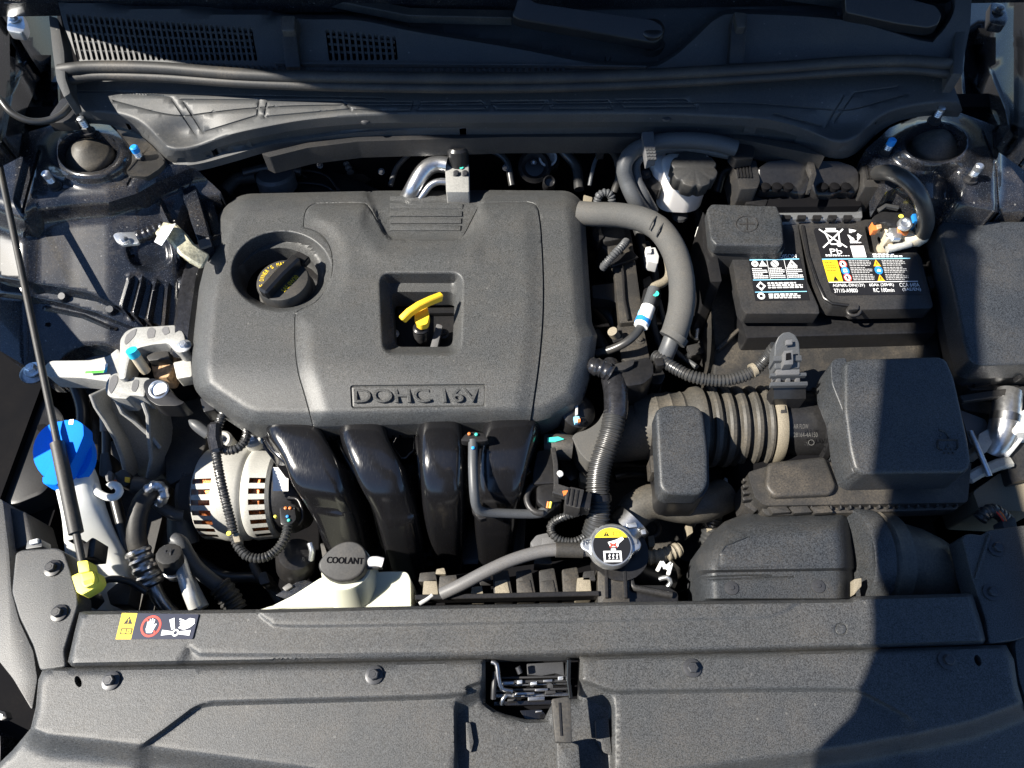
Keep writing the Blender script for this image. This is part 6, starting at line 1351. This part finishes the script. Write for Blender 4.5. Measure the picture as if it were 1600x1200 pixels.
def z_panel(u, v):
    z = .808
    d = -sd(u, v, FP); z = z-.006*ss(d, 7, 0)
    z = z - .009*ss(below(u, v, STEP), -4, 5)*ss(u, 205, 240)*(u < 800) - .009*ss(below(u, v, STEP2), -4, 5)*ss(u, 1440, 1400)*(u > 800)
    ln = np.interp(u, [711, 760, 904, 957], [1092, 1064, 1062, 1084]); z = z - .016*ss(u, 709, 715)*ss(u, 962, 952)*ss(v-ln, -1, 28)
    a = below(u, v, ROLL); z = z - .030*ss(a, -6, 30) - .0006*np.clip(a-20, 0, 100)*.2
    return z
SLOT = lambda u, v: [(u+s*5.5*math.cos(a)+2*math.sin(a), v+9*math.sin(a)) for s in (1,) for a in [k*.4488 for k in range(14)]]
pn = field('panel', FP, z_panel, 'panel_plastic', fp, 8, feats=[(STEP, 5, False), (STEP2, 5, False), ([(712, 1090), (714, 1200), (714, 1300)], 4, False), ([(957, 1084), (957, 1300)], 6, False), ([(711, 1092), (757, 1065)], 3, False), ([(714, 1120), (757, 1093)], 3, False), ([(906, 1063), (957, 1084)], 3, False), ([(906, 1091), (954, 1112)], 3, False), (ROLL, 6, False)], holes=[SLOT(122, 1065), SLOT(1528, 1032)], skirt=.02)
for u, v in ((174, 1064), (585, 1055), (1081, 1044), (1479, 1032)):
    z = float(z_panel(np.array([u*1.]), np.array([v*1.]))[0]); bolt(pn, u, v, z+.0005, 14, 'grey_bolt', name='screw')
for u, v in ((122, 1064), (1528, 1031)): slab('slot_clip', [(u-8, v-11), (u+8, v-11), (u+7, v+12), (u-7, v+12)], .79, .006, 'deep_black', fp, rnd=2); 
for u, v in ((121, 1063), (1527, 1028)): lathe('slot_pin', P(u, v, .797), (0, 0, 1), [(-.006, .0035), (0, .003), (.001, 0)], 'grey_bolt', fp, 12)
# left and right corner covers
for lab, pts, bl in (('small black corner cover beside the left headlamp with two screws', [(24, 864), (34, 859), (88, 856), (100, 862), (108, 885), (121, 928), (122, 944), (100, 1016), (103, 1042), (62, 1048), (52, 1010), (30, 965), (18, 925)], ((83, 888), (93, 958))),
                     ('small black corner cover beside the right headlamp in shade', [(1503, 838), (1514, 833), (1535, 836), (1545, 828), (1620, 818), (1640, 980), (1590, 1000), (1546, 1006), (1540, 966), (1520, 905)], ((1556, 857), (1548, 926)))):
    c_ = T('corner_cover', lab, 'cover', (pts[3][0], pts[3][1], .77), group='headlamp corner covers')
    slab('cover', pts, .805, .03, 'panel_plastic', c_, rnd=6, bev=.004, seg=3)
    for u, v in bl: bolt(c_, u, v, .8055, 13, 'black_bolt' if u < 500 else 'grey_bolt', name='screw')
bar('seam_ridge', [(1546, 835, .806), (1538, 860, .806), (1524, 905, .806)], .004, .004, 'panel_plastic', [o for o in bpy.data.objects if o.name == 'corner_cover.001'][0])
# headlamp housings
for lab, pts, z in (('black back of the left headlamp at the lower left edge', [(-60, 770), (4, 780), (14, 862), (18, 925), (30, 970), (52, 1018), (58, 1060), (50, 1110), (20, 1060), (-60, 960)], .785), ('black back of the right headlamp at the lower right edge', [(1604, 860), (1680, 840), (1700, 1100), (1608, 1110), (1592, 1060), (1586, 1010)], .80)):
    h_ = T('headlamp', lab, 'headlamp', (pts[3][0], pts[3][1], z-.08), group='headlamps'); slab('housing', pts, z, .10, 'panel_plastic', h_, rnd=6, bev=.006)
slab('inner_bracket', [(-20, 800), (8, 790), (40, 800), (52, 846), (22, 860), (-20, 850)], .77, .06, 'black_plastic', [o for o in bpy.data.objects if o.name == 'headlamp'][0], rnd=4, bev=.004)
lc = T('lamp_clip', 'small silver clip at the lower left corner of the photo', 'clip', (4, 1117, .76)); slab('clip', [(-6, 1108), (8, 1112), (11, 1122), (2, 1126), (-8, 1120)], .79, .01, 'smooth_black', lc, rnd=2); slab('clip_eye', [(-4, 1114), (4, 1116), (4, 1120), (-4, 1119)], .7906, .001, 'tag_white', lc, bev=0)
cg = T('corner_clip', 'small grey fastener clip above the left corner cover', 'clip', (52, 850, .79)); slab('clip', [(42, 846), (64, 842), (66, 854), (40, 858)], .80, .02, 'harness_grey', cg, rnd=2); tube('clip_bar', [(48, 848, .802), (60, 845, .802)], .003, 'tag_white', cg, n=10)
fbr = T('fender_bolt', 'silver and blue flange bolt at the far left beside the mount arm', 'bolt', (52, 580, .76)); lathe('washer', P(52, 585, .77), (.2, 0, 1), [(0, .016), (.003, .016), (.005, .012), (.005, 0)], 'steel', fbr, 24); bolt(fbr, 52, 578, .776, 13, 'zinc', name='bolt_head')
# hood latch in the opening
lt_ = T('hood_latch', 'hood latch mechanism of dark steel plates inside the front panel opening', 'latch', (832, 1075, .72))
slab('back_plate', [(760, 1022), (904, 1018), (904, 1128), (760, 1132)], .742, .02, 'deep_black', lt_, bev=0)
slab('roller', [(823, 1037), (880, 1034), (882, 1056), (868, 1052), (846, 1056), (824, 1054)], .770, .02, 'grey_bolt', lt_, rnd=2, bev=.003)
for v0, m_, z, hgt in ((1064, 'black_bolt', .775, 4), (1070, 'steel', .765, 2), (1077, 'black_bolt', .77, 3), (1084, 'steel', .758, 6), (1096, 'gloss_black', .760, 7), (1058, 'black_bolt', .77, 3)): slab('plate', [(772, v0), (890, v0-3), (892, v0+hgt-3), (772, v0+hgt)], z, .012, m_, lt_, rnd=1, bev=.001)
tube('spring_pin', [(809, 1042, .786), (813, 1052, .784)], .003, 'grey_bolt', lt_, n=10)
tube('left_bracket', [(768, 1034, .795), (776, 1038, .795), (779, 1060, .79), (784, 1076, .785), (800, 1080, .78)], .0028, 'steel', lt_, n=10)
tube('left_bracket', [(771, 1092, .785), (772, 1070, .79), (774, 1050, .79)], 0.003, 'black_bolt', lt_, n=10)
tube('hook', [(784, 1100, .78), (786, 1092, .785), (792, 1086, .785), (800, 1087, .785)], .0024, 'steel', lt_, n=10)
bar('right_bracket', [(888, 1028, .80), (887, 1060, .795), (890, 1088, .79)], .004, .03, 'gloss_black', lt_, bev=.001)
for u, v in ((832, 1068), (860, 1072)): lathe('rivet', P(u, v, .768), (0, -.2, 1), [(0, .004), (.002, .003), (.0024, 0)], 'grey_bolt', lt_, 14)
slab('pawl', [(812, 1110), (845, 1108), (854, 1118), (848, 1126), (822, 1126)], .765, .01, 'gloss_black', lt_, rnd=2)
for (u, v, w_, h_, z, m_) in ((792, 1068, 22, 5, .776, 'steel'), (812, 1066, 8, 6, .779, 'zinc'), (834, 1068, 10, 5, .777, 'zinc'), (856, 1064, 14, 4, .778, 'steel'), (846, 1078, 20, 4, .773, 'steel'), (820, 1084, 30, 4, .770, 'steel'), (860, 1082, 16, 5, .772, 'black_bolt'), (838, 1092, 26, 6, .766, 'steel'), (800, 1094, 14, 4, .766, 'black_bolt'), (842, 1112, 10, 3, .768, 'steel'), (876, 1060, 8, 6, .78, 'zinc')): slab('latch_piece', [(u-w_/2, v-h_/2), (u+w_/2, v-h_/2-1), (u+w_/2, v+h_/2-1), (u-w_/2, v+h_/2)], z, .008, m_, lt_, rnd=1, bev=.0008)
lv = T('latch_lever', 'black upright hood release lever below the latch', 'lever', (877, 1150, .77))
slab('lever', [(862, 1092), (888, 1088), (892, 1096), (894, 1160), (868, 1160), (864, 1120)], .838, .012, 'rubber', lv, rnd=3, bev=.003)
bar('groove', [(874, 1098, .8385), (877, 1150, .8385)], .002, .0015, 'smooth_black', lv, bev=0)
slab('foot', [(870, 1160), (894, 1160), (904, 1164), (908, 1215), (872, 1215)], .818, .03, 'panel_plastic', lv, rnd=3, bev=.003)
slab('guide_block', [(728, 1128), (735, 1130), (740, 1160), (736, 1176), (729, 1170)], .789, .02, 'panel_plastic', fp, rnd=2)
slab('guide_block', [(930, 1126), (950, 1120), (956, 1180), (944, 1176), (932, 1160)], .790, .012, 'panel_plastic', fp, rnd=2)
# ================================================================== hoses and leads glimpsed in the gaps
uh = T('underbay_hoses', 'dark hoses and leads glimpsed deep in the gap right of the engine cover', 'hose', Vector((.17, .55, .5)))
for pts, r, m in (([(1090, 330, .72), (1104, 420, .70), (1100, 500, .68), (1080, 560, .66)], .007, 'conduit'), ([(1118, 440, .72), (1110, 500, .71), (1092, 545, .70), (1070, 560, .70)], .006, 'conduit'),
                  ([(1010, 380, .70), (1024, 430, .70), (1020, 500, .69), (1040, 560, .68)], .006, 'harness_grey'), ([(985, 330, .72), (1000, 370, .72), (1010, 420, .70)], .008, 'rubber'), ([(925, 470, .74), (950, 490, .74), (965, 520, .73)], .007, 'harness_grey'), ([(930, 520, .74), (945, 545, .74), (960, 560, .73)], .009, 'rubber'),
                  ([(1030, 470, .70), (1050, 540, .70), (1090, 575, .70)], .004, 'harness_grey'), ([(1085, 430, .74), (1094, 480, .73), (1088, 530, .72)], .0035, 'zinc')): tube('hose', pts, r, m, uh, n=10)
for pts, z, m in (([(1086, 470), (1096, 462), (1102, 476), (1092, 484)], .73, 'tag_white'), ([(1078, 496), (1086, 492), (1090, 500), (1082, 506)], .72, 'tan_plastic'), ([(1072, 540), (1098, 534), (1104, 550), (1080, 556)], .71, 'black_plastic'), ([(922, 452), (934, 446), (938, 462), (924, 466)], .76, 'black_plastic'), ([(1016, 600), (1030, 597), (1034, 610), (1018, 612)], .74, 'smooth_black'), ([(1004, 436), (1016, 430), (1022, 446), (1006, 450)], .74, 'black_plastic')): slab('clip', pts, z, .02, m, uh, rnd=2)
fh = T('firewall_leads', 'faint wires and clips along the dark firewall behind the engine', 'wiring', Vector((0, .82, .7)))
for pts, r, m in (([(640, 240, .84), (620, 262, .83), (610, 290, .82)], .004, 'harness_grey'), ([(760, 230, .86), (790, 250, .85), (800, 290, .83)], .005, 'conduit'), ([(880, 236, .85), (900, 260, .84), (905, 296, .83)], .008, 'conduit'), ([(940, 225, .87), (960, 240, .86), (968, 270, .85), (960, 300, .83)], .006, 'rubber'), ([(380, 270, .83), (420, 262, .83), (470, 268, .82)], .007, 'conduit'), ([(350, 300, .82), (370, 280, .82), (400, 276, .82)], .010, 'rubber'), ([(1120, 300, .80), (1130, 270, .82), (1150, 262, .83)], .007, 'conduit')): tube('lead', pts, r, m, fh, n=10)
for u, v, m in ((596, 268, 'grey_bolt'), (790, 262, 'grey_bolt'), (438, 232, 'grey_bolt'), (690, 236, 'grey_bolt'), (500, 258, 'grey_bolt')): bolt(fh, u, v, .85, 5, m, name='bolt', tilt=(0, -.7, .7))
lh = T('lower_left_leads', 'dark leads and bracket edges in the gap below the alternator', 'wiring', Vector((-.3, .25, .5)))
for pts, r, m in (([(300, 870, .60), (350, 900, .60), (410, 905, .60), (440, 940, .60)], .008, 'conduit'), ([(395, 880, .64), (405, 900, .64), (420, 915, .63)], .006, 'rubber'), ([(180, 780, .62), (190, 820, .61), (200, 860, .60)], .008, 'conduit'), ([(140, 640, .68), (150, 680, .67), (150, 720, .66)], .009, 'rubber'), ([(118, 600, .72), (130, 640, .70), (128, 690, .68)], .010, 'smooth_black'), ([(150, 915, .74), (170, 905, .74), (200, 908, .735), (230, 925, .73)], .0045, 'conduit')): tube('lead', pts, r, m, lh, n=10)
for pts, z, m in (([(402, 896), (416, 892), (422, 910), (406, 914)], .645, 'black_plastic'), ([(430, 930), (470, 905), (500, 912), (460, 940)], .66, 'body_paint'), ([(440, 918), (452, 910), (458, 916), (446, 924)], .664, 'grey_plastic'), ([(166, 925), (190, 905), (205, 915), (200, 945), (172, 945)], .72, 'black_plastic'), ([(170, 690), (196, 686), (204, 720), (176, 726)], .66, 'dusty_black'), ([(120, 930), (138, 918), (144, 930), (130, 945)], .78, 'smooth_black')): slab('bracket', pts, z, .03, m, lh, rnd=3)
# ================================================================== unseen person, added and posed so arm and torso shade the right side
pe = T('person', 'unseen person in dark shirt and jeans, added with one arm raised to shade the right side', 'person', Vector((0, -.40, 0)))
J = dict(pel=(.0, -.40, 1.00, .15), bel=(.0, -.30, 1.20, .145), che=(.0, -.165, 1.40, .155), rib=(-.197, -.079, 1.385, .055), fla=(-.148, -.155, 1.22, .06), nek=(.01, -.17, 1.58, .062),  # rib and fla fill out the flank to slant the cast shadow's lower edge
         sl=(-.20, -.05, 1.52, .07), ml=(-.285, .09, 1.63, .074), el=(-.355, .225, 1.75, .054), wl=(-.405, .41, 1.88, .044), hl=(-.43, .50, 1.95, .045),
         sr=(.20, -.15, 1.50, .065), er=(.28, -.26, 1.26, .048), wr=(.22, -.20, 1.48, .035), hr=(.20, -.18, 1.56, .04),
         tl=(-.10, -.40, .90, .095), kl=(-.12, -.37, .50, .068), al=(-.12, -.44, .09, .048), fl=(-.13, -.31, .045, .042),
         tr=(.10, -.40, .90, .095), kr=(.12, -.37, .50, .068), ar=(.12, -.44, .09, .048), fr=(.13, -.31, .045, .042))
ED = [('pel', 'bel'), ('bel', 'che'), ('che', 'nek'), ('sl', 'rib'), ('rib', 'fla'), ('che', 'sl'), ('sl', 'ml'), ('ml', 'el'), ('el', 'wl'), ('wl', 'hl'), ('che', 'sr'), ('sr', 'er'), ('er', 'wr'), ('wr', 'hr'), ('pel', 'tl'), ('tl', 'kl'), ('kl', 'al'), ('al', 'fl'), ('pel', 'tr'), ('tr', 'kr'), ('kr', 'ar'), ('ar', 'fr')]
def skinned(name, joints, edges, mats, par, pick, root):
    ks = list(joints); me = bpy.data.meshes.new(name); base = Vector(root_loc(par))
    me.from_pydata([Vector(joints[k][:3])-base for k in ks], [(ks.index(a), ks.index(b)) for a, b in edges], [])
    o = bpy.data.objects.new(name, me); COL.objects.link(o)
    sk = o.modifiers.new('skin', 'SKIN'); o.modifiers.new('sub', 'SUBSURF').levels = 2
    for i, k in enumerate(ks): me.skin_vertices[0].data[i].radius = (joints[k][3],)*2; me.skin_vertices[0].data[i].use_root = (k == root)
    dg = bpy.context.evaluated_depsgraph_get(); dg.update(); m2 = bpy.data.meshes.new_from_object(o.evaluated_get(dg)); bpy.data.objects.remove(o)
    m2.materials.clear()
    for m in mats: m2.materials.append(M[m])
    for p in m2.polygons: p.material_index = pick(p.center+base); p.use_smooth = True
    m2.name = name; q = bpy.data.objects.new(name, m2); COL.objects.link(q); q.parent = par; return q
hl = Vector(J['hl'][:3]); fing = dict(J)
def pk(c):
    if (c-Vector(J['hl'][:3])).length < .10 or (c-Vector(J['hr'][:3])).length < .09: return 2
    if c.z < .11: return 3
    if c.z > 1.59 and (c-Vector(J['nek'][:3])).length < .1: return 2
    return 1 if c.z < .97 else 0
skinned('figure', J, ED, ['shirt', 'jeans', 'skin', 'shoe'], pe, pk, 'pel')
for i, dx in enumerate((-.03, -.01, .01, .03)): tube('finger', [(-.43+dx, .505, 1.965), (-.435+dx, .545, 1.98-.004*abs(i-1)), (-.437+dx, .585, 1.965)], .009, 'skin', pe, n=10, world=True)
tube('finger', [(-.395, .495, 1.94), (-.375, .54, 1.93), (-.38, .575, 1.915)], .01, 'skin', pe, n=10, world=True)
for i in range(4): tube('finger', [(.185+i*.016, -.18, 1.58), (.182+i*.016, -.145, 1.605-.003*i), (.188+i*.014, -.13-.005*i, 1.585)], .0085, 'skin', pe, n=10, world=True)
hd = Vector((0.02, -.16, 1.76))
lathe('head', hd-Vector((0, 0, .13)), (.05, .12, 1), [(0, .035), (.015, .055), (.05, .072), (.09, .079), (.13, .080), (.17, .076), (.20, .064), (.225, .040), (.235, 0)], 'skin', pe, 28, 70)
lathe('hair', hd+Vector((0, -.012, -.01)), (.05, .02, 1), [(0, .082), (.05, .083), (.08, .070), (.105, .045), (.115, 0)], 'hair', pe, 28, 70)
lathe('nose', hd+Vector((0, .078, -.035)), (0, .5, 1), [(-.01, .014), (.01, .012), (.035, .006), (.037, 0)], 'skin', pe, 12)
for s in (-1, 1):
    lathe('ear', hd+Vector((s*.08, -.01, -.03)), (s, 0, 0), [(-.006, .026), (.004, .024), (.006, .012), (.006, 0)], 'skin', pe, 16)
    lathe('eye', hd+Vector((s*.03, .072, -.005)), (0, 1, 0), [(-.004, .012), (.004, .009), (.006, 0)], 'tag_white', pe, 14)
bar('mouth', [tuple(hd+Vector((-.024, .07, -.075))), tuple(hd+Vector((0, .076, -.077))), tuple(hd+Vector((.024, .07, -.075)))], .006, .008, 'rust_metal', pe, world=True)
print('objects', len(bpy.data.objects))
